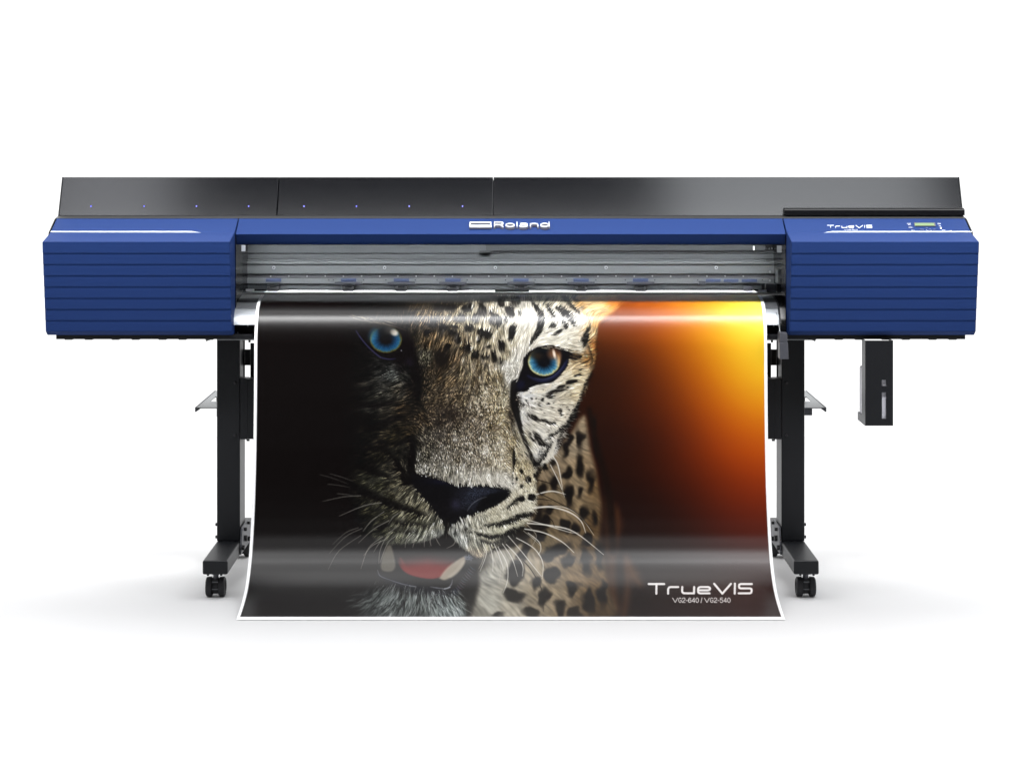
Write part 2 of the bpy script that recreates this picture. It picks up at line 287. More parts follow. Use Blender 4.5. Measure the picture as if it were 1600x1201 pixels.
    ell(690, 560, 14, 18, 0, (26, 19, 12), 8, .55, 3)
    ell(708, 645, 22, 9, 20, (34, 26, 20), 8, .55, 2); ell(684, 660, 8, 5, 0, (24, 18, 14), 4, .6, 2); ell(776, 668, 7, 6, 0, (84, 66, 44), 5, .5, 2)
    stroke([(747,560),(746,590),(745,615)], (1.5,3,2), (50,38,24), 2.5, .5, 2)
    # brow streaks
    S = lambda pts, w, a=.95, f=1.1, wp=2.0: stroke(pts, [q * 1.12 for q in w], BLK, f, a, wp)
    S([(833,474),(842,484),(846,497),(844,511),(838,524),(829,534)], (2.5,4,5,5,4,1.2))
    S([(855,476),(861,486),(866,496)], (2,3.4,2)); S([(872,480),(884,489),(893,498),(900,509)], (3.5,6,5,1.2)); S([(879,459),(888,470),(896,480),(907,490)], (4,4,3,1))
    S([(842,462),(850,458)], (3,3)); S([(856,462),(868,460)], (3.5,4)); S([(825,464),(834,472)], (1.2,1.8)); S([(848,476),(856,466)], (1,1.2)); S([(896,462),(902,470)], (2,1))
    spots([(864,509,5,4,-35),(884,510,5,5,30),(873,518,6,2.8,-25),(880,503,3,3),(915,530,5,12,6),(918,515,2.5,5),(867,523,4,1.4,0),(830,536,3,1,-40)])
    S([(921,540),(926,560),(924,575)], (2,2,1.4), .6, 2)
    # cheek spots and outlines
    spots([(859,618,8,4.5,5),(869,611,11,3.2,-8),(847.6,624.5,3,3),(831,623,1.7,2),(839,623,1.7,1.6),(823,626,2.5,1.5,25),(843.5,633,3,1.6),(857,630.6,3.5,2,25),(832,637,2,1.2),(876.5,644,3,6.5,-25),(850,657,5.5,2.8,10),(857,660,4,2.2,20),
           (865,661.5,4.5,3.4,20),(863,679,5,2,-20),(845,692,6,4.5,35),(851,694,5,3,0),(894,597,9,3.6,-15),(877,604,8,3.2,-18),(902.6,586,5,2,-25),(880,609,5,1.6,-10),(907,577,3,1.4,-20),(888,605,4,1.5,-15),(820,634,3,1.2,40)], 1.0, 2.0)
    S([(826,648),(834,652),(842,657)], (2,3.8,3)); S([(826,675),(829,681),(833,688)], (1.3,2,1)); S([(835,675),(839,682),(845,690)], (1.8,4,4)); S([(851,690),(860,683),(868,676)], (1,2,1.6))
    S([(904,628),(900,640),(893,655),(884,667),(878,676)], (1.5,4,4,3.4,2.4)); S([(881,664),(872,674),(862,682)], (1,2.2,1)); S([(878,676),(873,688),(871,696)], (2,2,1)); S([(862,690),(855,705),(846,719),(836,727)], (1.6,3,3.6,3.2))
    S([(848,702),(842,712),(836,720)], (1,1.6,1)); S([(868,699),(858,712)], (.8,.8)); S([(851,729),(843,736),(836,744)], (2.6,2,2.6)); S([(852,727),(853,731)], (2.5,2.5))
    polygon([(862,694),(868,690),(866,702),(862,714),(852,722),(846,722),(856,710)], (216,210,196), 1.5, .9, 1)
    S([(915,600),(909,618),(904,632)], (1.8,1.8,1.5), .9)
    S([(924,585),(917,600)], (2.5,2), .7, 2)
    for k in range(70):      # flecks of the cheek and brow
        if k < 45: x0, y0 = rs.uniform(822, 895), rs.uniform(608, 690)
        else: x0, y0 = rs.uniform(850, 912), rs.uniform(466, 535)
        if poly_sd(np.array([[x0]]), np.array([[y0]]), head)[0, 0] > -6: continue
        ell(x0, y0, rs.uniform(.8, 2.2), rs.uniform(.6, 1.2), rs.uniform(0, 40), col=(40, 32, 26), feather=1.0, a=.7, warp=1.5)
    # tear line from the eye along the muzzle
    S([(804,598),(803,620),(806,640),(811,660),(818,682),(826,702),(835,722)], (5,5.5,5,3.6,3,2.4,3.2), .93, 1.6)
    S([(798,645),(803,675),(812,690)], (2,2.4,1.2), .4, 2)
    S([(836,722),(828,716),(822,708)], (2,1.3,.8), .8); S([(803.6,704),(803.5,715),(803,730)], (1.3,2.3,1.2)); S([(803,728),(802,742),(801,756)], (.8,.8,1), .8)
    spots([(814.6,736.5,3,4,-20),(825.6,749,5,5.6,-15),(815.5,759,3,3.6,-20),(830.5,776.5,6.3,6.3),(815,779,5,5.5),(808,748,1.6,3)], 1, 1.2)
    S([(793,794),(800,788),(806,783),(811,779)], (1.8,2.6,2.4,2.8))
    S([(757,821),(780,819.5),(800,813),(816,806),(832,803)], (1.2,3.4,4.4,4.4,3.2)); S([(742,832),(756,838),(775,838.5),(790,836),(802,830),(818,825)], (.8,2.4,3.4,3.8,4.6,3.2))
    S([(750,843),(770,850),(790,843),(806,834)], (.8,3,3.4,1.5), .8, 2)
    spots([(728,826,3,1.6),(736,832,2.5,1.3),(752,826,2.5,1.2),(730,838,2.4,1.3),(755,845,3,1.2)], 1, 1.5, .7)
    # left side of the face falls to dark ink; stripes of the left muzzle
    L = lambda pts, w, a=.95: stroke(pts, [q for q in w], (6, 3, 3), 2.2, a, 3)
    L([(545,757),(568,770),(600,784),(640,799),(664,806)], (5,7,7,5,2)); L([(605,812),(625,818),(645,820),(668,822)], (2,3,3,1.5), .85); L([(610,828),(628,832),(650,831)], (3,2.5,1), .7)
    L([(590,824),(604,820)], (5,4), .8); L([(560,728),(585,738),(605,745)], (5,5,3), .8); L([(575,700),(600,704),(612,716)], (4,5,3), .7); L([(617,720),(628,738),(634,752)], (5,7,8)); L([(642,690),(644,710),(642,735),(652,760),(672,785)], (5,6,7,7,5))
    L([(556,632),(590,634),(612,628)], (5,4,2), .75); L([(556,662),(585,668),(612,655),(630,650)], (5,6,5,2), .8); L([(560,608),(580,606)], (3,2), .6); L([(590,692),(620,694),(645,680)], (4,4,3), .6); L([(646,560),(650,590),(650,620)], (7,8,5), .9); L([(570,655),(545,655)], (9,9), .8)
    L([(560,645),(580,650)], (2,2), .7)
    # ---------- nose ----------
    nose = [(641,738),(652,738),(668,742),(690,749),(715,757),(745,757.5),(775,760),(797,765),(793,777),(778,788),(757,797),(738,806),(720,812),(706,824),(699,826),(690,816),(678,800),(664,786),(650,768),(642,752)]
    polygon(nose, (9, 7, 10), 1.4, 1.0, 2.4)
    sl = win(660, 740, 800, 812, 2)
    nz = rs.rand(NY, NX)[sl]; z = np.exp(-((X[sl] - 752) / 34) ** 2 - ((Y[sl] - 768 - (X[sl] - 752) * .02) / 11) ** 2)
    z2 = np.exp(-((X[sl] - 735) / 20) ** 2 - ((Y[sl] - 786) / 14) ** 2) * .8
    inn = smooth(-poly_sd(X[sl], Y[sl], nose) / 4)
    add = (z + z2) * (.35 + 1.2 * (nz > .72) * nz) * inn
    img[sl] += add[..., None] * np.array([36, 42, 52.])
    z3 = np.exp(-((X[sl] - 700) / 30) ** 2 - ((Y[sl] - 752) / 5) ** 2) * inn; img[sl] += z3[..., None] * np.array([8, 10, 24.])
    z3 = np.exp(-((X[sl] - 712) / 8) ** 2 - ((Y[sl] - 788) / 9) ** 2) * inn; img[sl] += z3[..., None] * np.array([24, 24, 34.])
    polygon([(748,786),(756,776),(770,770),(790,768),(795,772),(784,784),(764,794),(752,798),(744,796)], (8,7,9), 2, .9)
    stroke([(730,798),(737,788),(748,780),(760,776)], (.3,.6,.3), (120,122,130), .7, .7)
    stroke([(699,812),(698,824),(697,836)], (4,3.2,2.2), BLK, 1.2, .95, 1)
    stroke([(756,794),(758,800)], (1,.5), BLK, 1, .8, 1)
    # ---------- mouth ----------
    mouth = [(596,851),(615,851),(640,850),(668,845),(686,838),(697,835),(706,840),(718,855),(732,866),(742,874),(744,888),(738,905),(728,922),(712,930),(690,930),(660,926),(625,920),(600,912),(590,903),(590,888),(594,868)]
    polygon(mouth, (10, 5, 5), 1.6, 1, 1.6)
    sl = win(600, 850, 735, 908, 2)
    tongue = spline([(619,862),(622,878),(630,891),(645,899),(672,904),(690,900),(702,888),(714,872),(726,862),(690,862),(650,862),(619,862)], 4)[:-1]
    t = smooth(0.5 - poly_sd(X[sl], Y[sl], tongue) / 4.0) * smooth((Y[sl] - 858 + np.abs(X[sl] - 668) * -.12) / 30.0)
    put(sl, t, (120, 32, 30))
    stroke([(626,872),(636,890),(655,898),(678,898)], (1.5,3,3,2), (126, 44, 38), 3, .5)
    polygon([(605,852),(611,852),(616,868),(618,884),(613,892),(600,892),(595,886),(597,870)], (104,99,88), 2.4, .9)
    polygon([(686,903),(696,889),(709,878),(722,870),(728,869),(726,880),(717,892),(704,902),(694,906)], (172,160,142), 2.4, .9)
    polygon([(700,900),(712,890),(722,876),(726,878),(718,892),(706,902)], (176,168,154), 2.6, .6)
    # lower lip: bluish rim, wet glints, pleats
    stroke([(592,898),(612,908),(640,918),(672,924),(700,926),(716,918)], (3,6,8,8,6,3), (20,21,32), 5, .7)
    stroke([(590,890),(594,899),(608,905),(626,911),(640,914.5)], (.3,.6,.25,.7,.3), (150,154,164), .9, .65); stroke([(640,914.5),(650,916)], (.7,.6), (180,184,188), 1.0, .7)
    stroke([(672,916),(684,918),(698,919),(705,913),(707,905)], (.2,.9,.5,1.0,.2), (164,168,178), 1.1, .65); stroke([(694,919.5),(703,917)], (.7,1.0), (190,194,200), 1.0, .7)
    for k in range(13):
        tt = k / 12.0; bx = 712 + 26 * tt ** 1.05 + rs.uniform(-1, 1); by = 928 - 40 * tt
        stroke([(bx - 4, by - 4 + rs.uniform(-1, 1)), (bx, by), (bx + 4.5, by + 3.5 + rs.uniform(-2, 1))], (.3, .8, .2), (100 + rs.randint(-30, 30), 106, 122), 1.0, .6)
    for k in range(26):
        stroke([(725 + rs.uniform(0, 12), 866 + rs.uniform(0, 8)), (728 + rs.uniform(0, 12), 868 + rs.uniform(0, 8))], (.6, .4), (100, 106, 118), .8, .6)
    # chin fur
    chin = [(536,945),(548,930),(575,920),(600,918),(640,926),(680,932),(705,932),(722,938),(728,955),(726,975),(536,975)]
    sdc = poly_sd(X + HN * FX * 5, Y + HN * FY * 6, chin)
    cm = smooth(0.5 - sdc / 9.0) * smooth((X - 535) / 50.0) 
    cb = np.interp(X, [540, 570, 600, 650, 700, 725], [20, 54, 84, 92, 130, 124]); dk = smooth((Y - 918) / 16.0)
    cc = (cb * (.45 + .55 * dk))[..., None] * np.array([.94, 1.0, .99]) + (np.interp(cb, [20, 120], [10, 44]) * (HN + .6 * cl))[..., None]
    img[:] = img * (1 - cm[..., None]) + np.clip(cc, 5, 235) * cm[..., None]
    for k in range(170):
        x0 = rs.uniform(552, 722); y0 = rs.uniform(922, 950); ln = rs.uniform(8, 22)
        ang = (x0 - 655) / 70.0 * .9 + rs.uniform(-.35, .35)
        g = rs.uniform(.35, 1) * np.interp(x0, [550, 600, 725], [90, 170, 235])
        stroke([(x0, y0), (x0 + math.sin(ang) * ln * .5, y0 + math.cos(ang) * ln * .5), (x0 + math.sin(ang * 1.3) * ln, y0 + math.cos(ang) * ln)], (.35, .6, .15), (g * .95, g, g * .97), .7, .7)
    for k in range(60):
        x0 = rs.uniform(560, 722); y0 = rs.uniform(925, 950); ang = (x0 - 655) / 70.0 + rs.uniform(-.4, .4)
        stroke([(x0, y0), (x0 + math.sin(ang) * 13, y0 + math.cos(ang) * 13)], (.9, .2), (12, 12, 14), .8, .7)
    # light hair clumps scattered on the forehead, brow and cheeks
    II = ((Y - 458) * sy).astype(int)
    def fidx(x, y):
        return int(min(max((y - 458) * sy, 0), NY - 1)), int(min(max(((x - CX) / half_w(y) + 1) / 2 * (NX - 1), 0), NX - 1))
    for k in range(2200):
        if k % 3 == 0: x0, y0 = rs.uniform(645, 925), rs.uniform(460, 560)
        elif k % 3 == 1: x0, y0 = rs.uniform(560, 840), rs.uniform(740, 848)
        else: x0, y0 = rs.uniform(815, 905), rs.uniform(600, 720)
        i, j = fidx(x0, y0)
        if hm[i, j] < .8: continue
        if 815 < x0 < 915 and 540 < y0 < 605: continue
        if 640 < x0 < 800 and 738 < y0 < 815: continue
        fx, fy = FX[i, j], FY[i, j]; ln = rs.uniform(5, 11) if y0 < 560 else rs.uniform(4, 8)
        g = min(lum[i, j] * rs.uniform(1.15, 1.5) + 18, 246)
        if lum[i, j] < 14: continue
        bend = rs.uniform(-.25, .25)
        stroke([(x0, y0), (x0 + fx * ln * .5 - fy * bend * 2, y0 + fy * ln * .5 + fx * bend * 2), (x0 + fx * ln, y0 + fy * ln)], (.15, .32, .05), (g, g * .97, g * .89), .6, .5, n=2)
    # ---------- right eye ----------
    polygon([(803,612),(808,597),(812,585),(817,571),(818,560),(827,549),(839,542.5),(857,539),(874,542),(889,549),(904,553),(911,557.5),(906,561.5),(898,562.5),(889,561),(887.5,571),(878,584),(864,596.5),(846,600),(832,604),(824,611),(814,612)], (10, 8, 12), 1.2, 1, 1.2)
    ell(850, 566, 27, 24.5, 0, (10, 9, 9), 1.2)
    sl = win(820, 540, 880, 592, 2)
    def iris(sl, cx, cy, rx, ry, pup, inner, mid, ring, lidf, up):
        dx, dy = X[sl] - cx, Y[sl] - cy
        r = np.hypot(dx / rx, dy / ry); th = np.arctan2(dy, dx)
        rad = np.interp(th, np.linspace(-np.pi, np.pi, 121), rs.rand(121)); rad2 = np.interp(th, np.linspace(-np.pi, np.pi, 61), rs.rand(61))
        c = np.zeros(r.shape + (3,))
        for q in range(3):
            c[..., q] = np.interp(r + .08 * (rad2 - .5), [0, .30, .42, .62, .80, .90, 1.0], [pup[q], pup[q], (pup[q] + inner[q]) * .42, inner[q], mid[q], ring[q], ring[q] * .5])
        c = c * (.86 + .22 * rad[..., None]) * (.88 + .24 * rs.rand(*r.shape)[..., None])
        c = c * (1 - up * smooth((-dy / ry + .05) / .7))[..., None]
        m = smooth((1.0 - r) / .10) * lidf
        put_m = m[..., None]; img[sl] = img[sl] * (1 - put_m) + c * put_m
    lid = smooth((Y[sl] - (543.5 + ((X[sl] - 850) / 26) ** 2 * 5)) / 4)
    iris(sl, 850, 564.5, 26.5, 24, (6, 8, 14), (40, 96, 132), (92, 150, 172), (206, 198, 140), lid, .78)
    ell(847, 555, 12, 9, 0, (8, 8, 12), 5, .9)
    ell(865, 553, 8.5, 8, 20, (160, 96, 56), 6, .62); ell(873, 562, 3.5, 9, 10, (216, 160, 110), 3, .6)
    ell(866, 553, 2.0, 6.5, -12, (255, 240, 222), 1.6, .95); ell(838, 556, 9, 6, 0, (60, 44, 24), 5, .5)
    stroke([(825,587),(835,592),(848,594.5),(861,590.5),(872,583),(881,573),(886,563)], (1.4,2.2,2.5,2.7,2.7,2.2,1.2), (28,32,62), 1.6, .8)
    stroke([(836,590.5),(850,592.5),(864,588),(876,577),(883,566)], (.3,.5,.6,.5,.3), (90,98,134), 1.0, .5)
    ell(814, 601, 6, 7, 30, (20, 22, 48), 3, .6)
    for k in range(30):
        x0 = rs.uniform(838, 908); y0 = 541 + abs(x0 - 858) * .14 + rs.uniform(-1.5, 2)
        stroke([(x0, y0), (x0 + 8, y0 + rs.uniform(.5, 3.5))], (.6, .2), (225, 214, 190) if k % 2 else (16, 12, 10), .6, .7)
    for k in range(60):   # lower lashes of fur over the rim
        x0 = rs.uniform(818, 895); y0 = 612 - (x0 - 818) * .12 - max(0, x0 - 850) * .62 + rs.uniform(-2, 1)
        stroke([(x0, y0 + 4), (x0 + 2, y0 - 1)], (.8, .2), (226, 218, 196), .7, .7)
    for k in range(46):   # hair crossing the outer corner
        x0 = rs.uniform(890, 914); y0 = rs.uniform(548, 566)
        stroke([(x0, y0), (x0 + 7, y0 + rs.uniform(-1, 3))], (.5, .15), (150, 120, 80) if k % 3 else (20, 14, 10), .7, .6)
    # ---------- left eye ----------
    polygon([(548,512),(565,508),(590,505),(612,505),(628,510),(640,520),(648,540),(645,565),(625,566),(600,560),(582,548),(566,532)], (8, 4, 5), 5, 1)
    sl = win(570, 498, 636, 558, 2)
    lid = smooth((Y[sl] - (507 + ((X[sl] - 603) / 26) ** 2 * 4)) / 5)
    iris(sl, 603, 530, 26.5, 22.5, (12, 10, 12), (20, 62, 98), (34, 84, 114), (84, 80, 38), lid, .6)
    ell(583, 522, 6, 10, 20, (66, 134, 168), 5, .4); ell(602, 518, 10, 10, 0, (12, 12, 14), 5, .9)
    ell(616, 519.5, 6, 4.5, 25, (226, 214, 196), 2.6, .85); ell(609, 516, 8, 6, 10, (70, 64, 58), 4, .5)
    stroke([(556,516),(563,527),(572,538),(582,548),(595,558),(608,561),(618,560)], (.5,.9,1,1,1,.8,.3), (52,52,92), .9, .75)
    stroke([(545,494),(562,500),(580,503),(601,506),(620,511),(634,516)], (.4,.8,.9,.9,.6,.3), (108,98,78), 1.2, .5)
    for k in range(22):
        x0 = rs.uniform(545, 612); y0 = 492 + (x0 - 545) * .2 + rs.uniform(-2, 3)
        stroke([(x0, y0), (x0 + 12, y0 + rs.uniform(2, 5))], (.5, .2), (112, 102, 84), .7, .5)
    ell(627, 547.5, .9, .9, 0, (150, 150, 160), .6, .9); ell(640, 566, 7, 5, 40, (22, 16, 28), 4, .6)
    # ---------- whiskers ----------
    g1 = (146, 142, 134); g2 = (240, 236, 226)
    for pts in ([(596,785),(568,790),(530,806)],[(564,774),(536,776),(504,783)],[(600,799),(580,814),(567,830)],[(622,802),(614,808),(607,818)],[(608,813),(584,826),(560,848)],[(566,825),(540,838),(515,864)],[(564,836),(530,860),(513,889)],
                [(620,822),(604,838),(594,860),(592,880)],[(620,836),(606,848),(594,878)],[(598,838),(576,856),(564,888)],[(595,845),(590,852),(584,862)],[(640,823),(632,832),(628,846)],[(642,835),(635,844),(633,855)],[(654,833),(648,844),(645,855)],
                [(664,838),(663,846),(663,854)],[(680,838),(684,846),(688,852)],[(712,844),(708,851),(698,856)],[(500,741),(524,748),(544,756)],[(516,740),(534,745),(552,752)],[(512,756),(530,758),(546,761)],[(560,824),(540,832),(520,850)],[(603,842),(582,852),(568,868)],
                [(674,838),(672,846),(674,852)],[(527,771),(540,772),(552,774)]):
        dim = np.interp(pts[0][0], [500, 560, 600, 700], [.45, .75, 1, 1.05])
        stroke(pts, (.5, .55, .25), tuple(dim * q for q in g1), .7, .85)
    for pts, w in (([(838,772),(862,767),(884,772)],.9),([(835,793.5),(862,792),(890,800),(908,814),(915,832)],1.0),([(836,791.5),(878,791.5),(906,806),(928,836)],.5),([(813,809),(850,819),(890,831),(904,832)],.6),
                   ([(824,817),(862,821),(898,831),(943,866)],1.0),([(820,826),(850,832),(878,846),(897,863)],.9),([(818,829),(832,840),(844,852)],.45),([(825,832),(842,846),(845,858),(841,866)],.6),([(807,840),(834,856),(848,878),(847,904)],.7),
                   ([(794,837),(814,860),(838,890),(846,900)],.6),([(791,850),(808,868),(817,884),(816,900)],.7),([(785,849),(800,872),(809,900)],.6),([(778,854),(792,880),(793,906),(786,926)],.6),([(772,849),(780,868),(787,890)],.6),
                   ([(765,851),(770,872),(770,892)],.5),([(754,848),(760,864),(750,892)],.5),([(758,856),(754,876),(748,888)],.4),([(772,860),(782,880),(780,910)],.4),([(864,713),(872,727),(879,763)],.8),([(860,726),(874,754),(882,776)],.6),([(824,820),(838,836),(832,852)],.4)):
        stroke(pts, (w * .9, w, w * .35), g2 if w > .45 else (190, 184, 170), .7, .9)
    for pts in ([(838,749),(862,756),(884,770)],[(842,770),(874,786),(902,802),(928,832)],[(816,874),(830,890),(846,920),(849,955)],[(838,779),(850,780),(862,782)],[(850,806),(862,812),(866,822)]):
        stroke(pts, (.7, .7, .3), (14, 10, 8), .7, .8)
    # ---------- lettering ----------
    for pl in text_lines('TrueVIS', 1013.5, 911.2, 161, 15.6): stroke_line(img, X, Y, win, seg_dist, smooth, pl, 1.62, (240, 236, 234))
    for pl in text_lines('VG2-640 / VG2-540', 1051, 933.6, 90, 7.0, small=True): stroke_line(img, X, Y, win, seg_dist, smooth, pl, .5, (232, 228, 226))
    # ---------- unprinted white margin ----------
    mx = 5.2
    edge = HW - np.abs(X - CX)
    wm = np.maximum(smooth((mx - edge) / .8), smooth((Y - 962.6) / .8))[..., None]
    img[:] = img * (1 - wm) + np.array([244, 244, 246.]) * wm
    img[:] = np.clip(img, 0, 250)
    return X, Y, U, ys, img
def stroke_line(img, X, Y, win, seg_dist, smooth, pts, w, col):
    xs = [p[0] for p in pts]; yy = [p[1] for p in pts]
    sl = win(min(xs), min(yy), max(xs), max(yy), w + 2)
    d = seg_dist(X[sl], Y[sl], pts) - w
    m = smooth(0.5 - d / .9)[..., None]
    img[sl] = img[sl] * (1 - m) + np.array(col, float) * m
# wide squared letters drawn as centre lines; x 0..w, y 0 (top)..1 (baseline)
def _arc(cx, cy, rx, ry, a0, a1, n=8):
    return [(cx + rx * math.cos(math.radians(a0 + (a1 - a0) * k / n)), cy + ry * math.sin(math.radians(a0 + (a1 - a0) * k / n))) for k in range(n + 1)]
GLYPH = {
    'T': (1.62, [[(0, .04), (1.62, .04)], [(.81, .04), (.81, 1)]]),
    'r': (1.05, [[(.0, 1), (.0, .55), (.10, .38), (.25, .34), (1.05, .34)]]),
    'u': (1.25, [[(0, .34), (0, .8), (.1, .94), (.25, .97), (1.25, .97), (1.25, .34)]]),
    'e': (1.25, [[(1.2, .97), (.25, .97), (.06, .92), (0, .8), (0, .52), (.06, .4), (.25, .34), (1.0, .34), (1.2, .4), (1.25, .5), (1.2, .63), (1.0, .67), (.05, .67)]]),
    'V': (1.75, [[(0, 0.02), (.875, 1), (1.75, 0.02)]]),
    'I': (0.0, [[(0, 0), (0, 1)]]),
    'S': (1.35, [[(1.35, .04), (.2, .04), (.04, .1), (0, .26), (.04, .42), (.2, .48), (1.15, .48), (1.31, .54), (1.35, .72), (1.31, .9), (1.15, .97), (0, .97)]]),
    'G': (1.0, [_arc(.5, .5, .5, .5, -45, -180) + _arc(.5, .5, .5, .5, 180, 20) + [(1.0, .55), (.6, .55)]]),
    '2': (.95, [[(0, .25), (.1, .06), (.3, 0), (.65, 0), (.88, .08), (.95, .27), (.85, .45), (.1, .82), (0, 1), (.95, 1)]]),
    '-': (.5, [[(0, .58), (.5, .58)]]),
    '6': (.95, [_arc(.475, .68, .475, .32, 0, 360, 14), [(0, .68), (.05, .3), (.25, .04), (.55, 0), (.85, .12)]]),
    '4': (1.0, [[(.75, 1), (.75, 0), (0, .72), (1.0, .72)]]),
    '0': (.95, [_arc(.475, .5, .475, .5, 0, 360, 16)]),
    '5': (.95, [[(.88, 0), (.15, 0), (.08, .45), (.35, .34), (.7, .36), (.95, .56), (.93, .82), (.7, 1), (.25, 1), (0, .82)]]),
    ' ': (.15, []),
    '/': (.45, [[(0, 1.05), (.45, -.05)]]),
    'R': (1.1, [[(0, 1), (0, .04), (.8, .04), (1.05, .14), (1.08, .3), (1.0, .5), (.8, .56), (0, .56)], [(.7, .56), (1.1, 1)]]),
    'o': (1.05, [_arc(.525, .67, .525, .33, 0, 360, 16)]),
    'l': (0.0, [[(0, 0), (0, 1)]]),
    'a': (1.0, [[(.05, .42), (.3, .34), (.75, .34), (.95, .46), (.95, .98)], [(.95, .62), (.3, .64), (.05, .72), (0, .84), (.1, .97), (.4, 1), (.8, .94), (.95, .82)]]),
    'n': (.95, [[(0, .34), (0, 1)], [(0, .5), (.25, .36), (.6, .34), (.88, .42), (.95, .6), (.95, 1)]]),
    'd': (1.05, [_arc(.5, .67, .5, .33, 0, 360, 16), [(1.05, 0), (1.05, 1)]]),
}
def text_lines(s, x0, y0, width, height, small=False, gap=None):
    gap = gap if gap is not None else (.32 if small else .42)
    tot = sum(GLYPH[c][0] for c in s) + gap * (len(s) - 1)
    k = width / tot; out = []; x = 0
    for c in s:
        w, ls = GLYPH[c]
        for l in ls: out.append([(x0 + (x + px) * k, y0 + py * height) for px, py in l])
        x += w + gap
    return out
# ===================== helpers =====================
def at(px, py, Y):
    d = DIST + Y
    return Vector(((px - CXP) * d / F_PX, Y, CAM_Z - (py - HZ) * d / F_PX))
def wx(px, Y): return (px - CXP) * (DIST + Y) / F_PX
def wz(py, Y): return CAM_Z - (py - HZ) * (DIST + Y) / F_PX
def s2l(c):
    c = np.asarray(c, float) / 255.0
    return np.where(c <= .04045, c / 12.92, ((c + .055) / 1.055) ** 2.4)
def mat(name, col, rough=.5, metal=0.0, spec=.5, coat=0.0, noise=0.0, nscale=40, bump=0.0, stretch=(1, 1, 1), emit=None, es=1.0):
    m = bpy.data.materials.new(name); m.use_nodes = True; n = m.node_tree
    b = n.nodes['Principled BSDF']
    b.inputs['Base Color'].default_value = (*col, 1); b.inputs['Roughness'].default_value = rough
    b.inputs['Metallic'].default_value = metal; b.inputs['Specular IOR Level'].default_value = spec
    b.inputs['Coat Weight'].default_value = coat; b.inputs['Coat Roughness'].default_value = .12
    if emit: b.inputs['Emission Color'].default_value = (*emit, 1); b.inputs['Emission Strength'].default_value = es
    if noise or bump:
        t = n.nodes.new('ShaderNodeTexCoord'); mp = n.nodes.new('ShaderNodeMapping'); mp.inputs['Scale'].default_value = stretch
        z = n.nodes.new('ShaderNodeTexNoise'); z.inputs['Scale'].default_value = nscale; z.inputs['Detail'].default_value = 6
        n.links.new(t.outputs['Object'], mp.inputs[0]); n.links.new(mp.outputs[0], z.inputs['Vector'])
        if noise:
            r = n.nodes.new('ShaderNodeMapRange'); r.inputs['To Min'].default_value = max(rough - noise, .02); r.inputs['To Max'].default_value = rough + noise
            n.links.new(z.outputs[0], r.inputs['Value']); n.links.new(r.outputs[0], b.inputs['Roughness'])
            r2 = n.nodes.new('ShaderNodeMapRange'); r2.inputs['To Min'].default_value = 1 - noise * .8; r2.inputs['To Max'].default_value = 1 + noise * .8
            mx = n.nodes.new('ShaderNodeVectorMath'); mx.operation = 'SCALE'; mx.inputs[0].default_value = col
            n.links.new(z.outputs[0], r2.inputs['Value']); n.links.new(r2.outputs[0], mx.inputs['Scale']); n.links.new(mx.outputs[0], b.inputs['Base Color'])
        if bump:
            bp = n.nodes.new('ShaderNodeBump'); bp.inputs['Strength'].default_value = bump; bp.inputs['Distance'].default_value = .001
            n.links.new(z.outputs[0], bp.inputs['Height']); n.links.new(bp.outputs[0], b.inputs['Normal'])
    return m
M = {}
M['blue'] = mat('blue_paint', (.0130, .0295, .106), .55, spec=.02, noise=.05, nscale=220, bump=.12)
M['lid'] = mat('black_lid', (.005, .0053, .0068), .19, spec=.28, noise=.015, nscale=30)
M['black'] = mat('black_powder_coat', (.0075, .0082, .010), .42, spec=.24, noise=.05, nscale=300, bump=.15)
M['black_gloss'] = mat('black_gloss', (.004, .004, .005), .25, spec=.4, noise=.03)
M['rubber'] = mat('black_rubber', (.012, .012, .014), .6, spec=.35, noise=.08, nscale=120, bump=.3)
M['strip'] = mat('dark_grey_trim', (.016, .0165, .0175), .5, spec=.3, noise=.05)
M['alu'] = mat('brushed_aluminium', (.185, .195, .203), .42, .55, noise=.10, nscale=60, stretch=(.004, 1, 12))
M['alu_dark'] = mat('grey_anodised_rail', (.10, .105, .113), .45, .4, noise=.08, nscale=60, stretch=(.004, 1, 12))
M['groove'] = mat('dark_groove', (.03, .032, .035), .6)
M['steel'] = mat('bright_steel', (.62, .64, .65), .3, .8, noise=.06)
M['platen'] = mat('platen_metal', (.34, .36, .38), .34, .6, noise=.06, nscale=30, stretch=(.004, 1, 12))
M['white'] = mat('white_print', (.85, .86, .88), .4)
M['stripe'] = mat('silver_white_stripe', (.46, .50, .56), .4)
M['label'] = mat('blue_label', (.035, .05, .11), .5)
M['dgrey'] = mat('dark_grey_plastic', (.045, .047, .058), .5, noise=.05)
M['chrome'] = mat('pale_chrome', (.50, .52, .56), .3, .4)
M['lcd'] = mat('green_display', (.035, .09, .008), .3, emit=(.12, .30, .01), es=.12)
M['led'] = mat('blue_led', (.02, .02, .3), .3, emit=(.04, .04, .7), es=.7)
M['led_tip'] = mat('led_core', (.5, .5, .9), .3, emit=(.2, .25, .9), es=.8)
M['bottle'] = mat('frosted_bottle', (.62, .62, .68), .4, noise=.04)
M['floor'] = mat('white_floor', (.575, .575, .58), .8, spec=.1, noise=.02, nscale=6)
pm = bpy.data.materials.new('clear_acrylic'); pm.use_nodes = True; n = pm.node_tree; n.nodes.clear()
o_ = n.nodes.new('ShaderNodeOutputMaterial'); mx = n.nodes.new('ShaderNodeMixShader'); tr = n.nodes.new('ShaderNodeBsdfTransparent'); gl = n.nodes.new('ShaderNodeBsdfGlossy')
fr = n.nodes.new('ShaderNodeFresnel'); fr.inputs[0].default_value = 1.45; gl.inputs['Roughness'].default_value = .12; tr.inputs[0].default_value = (.93, .945, .95, 1)
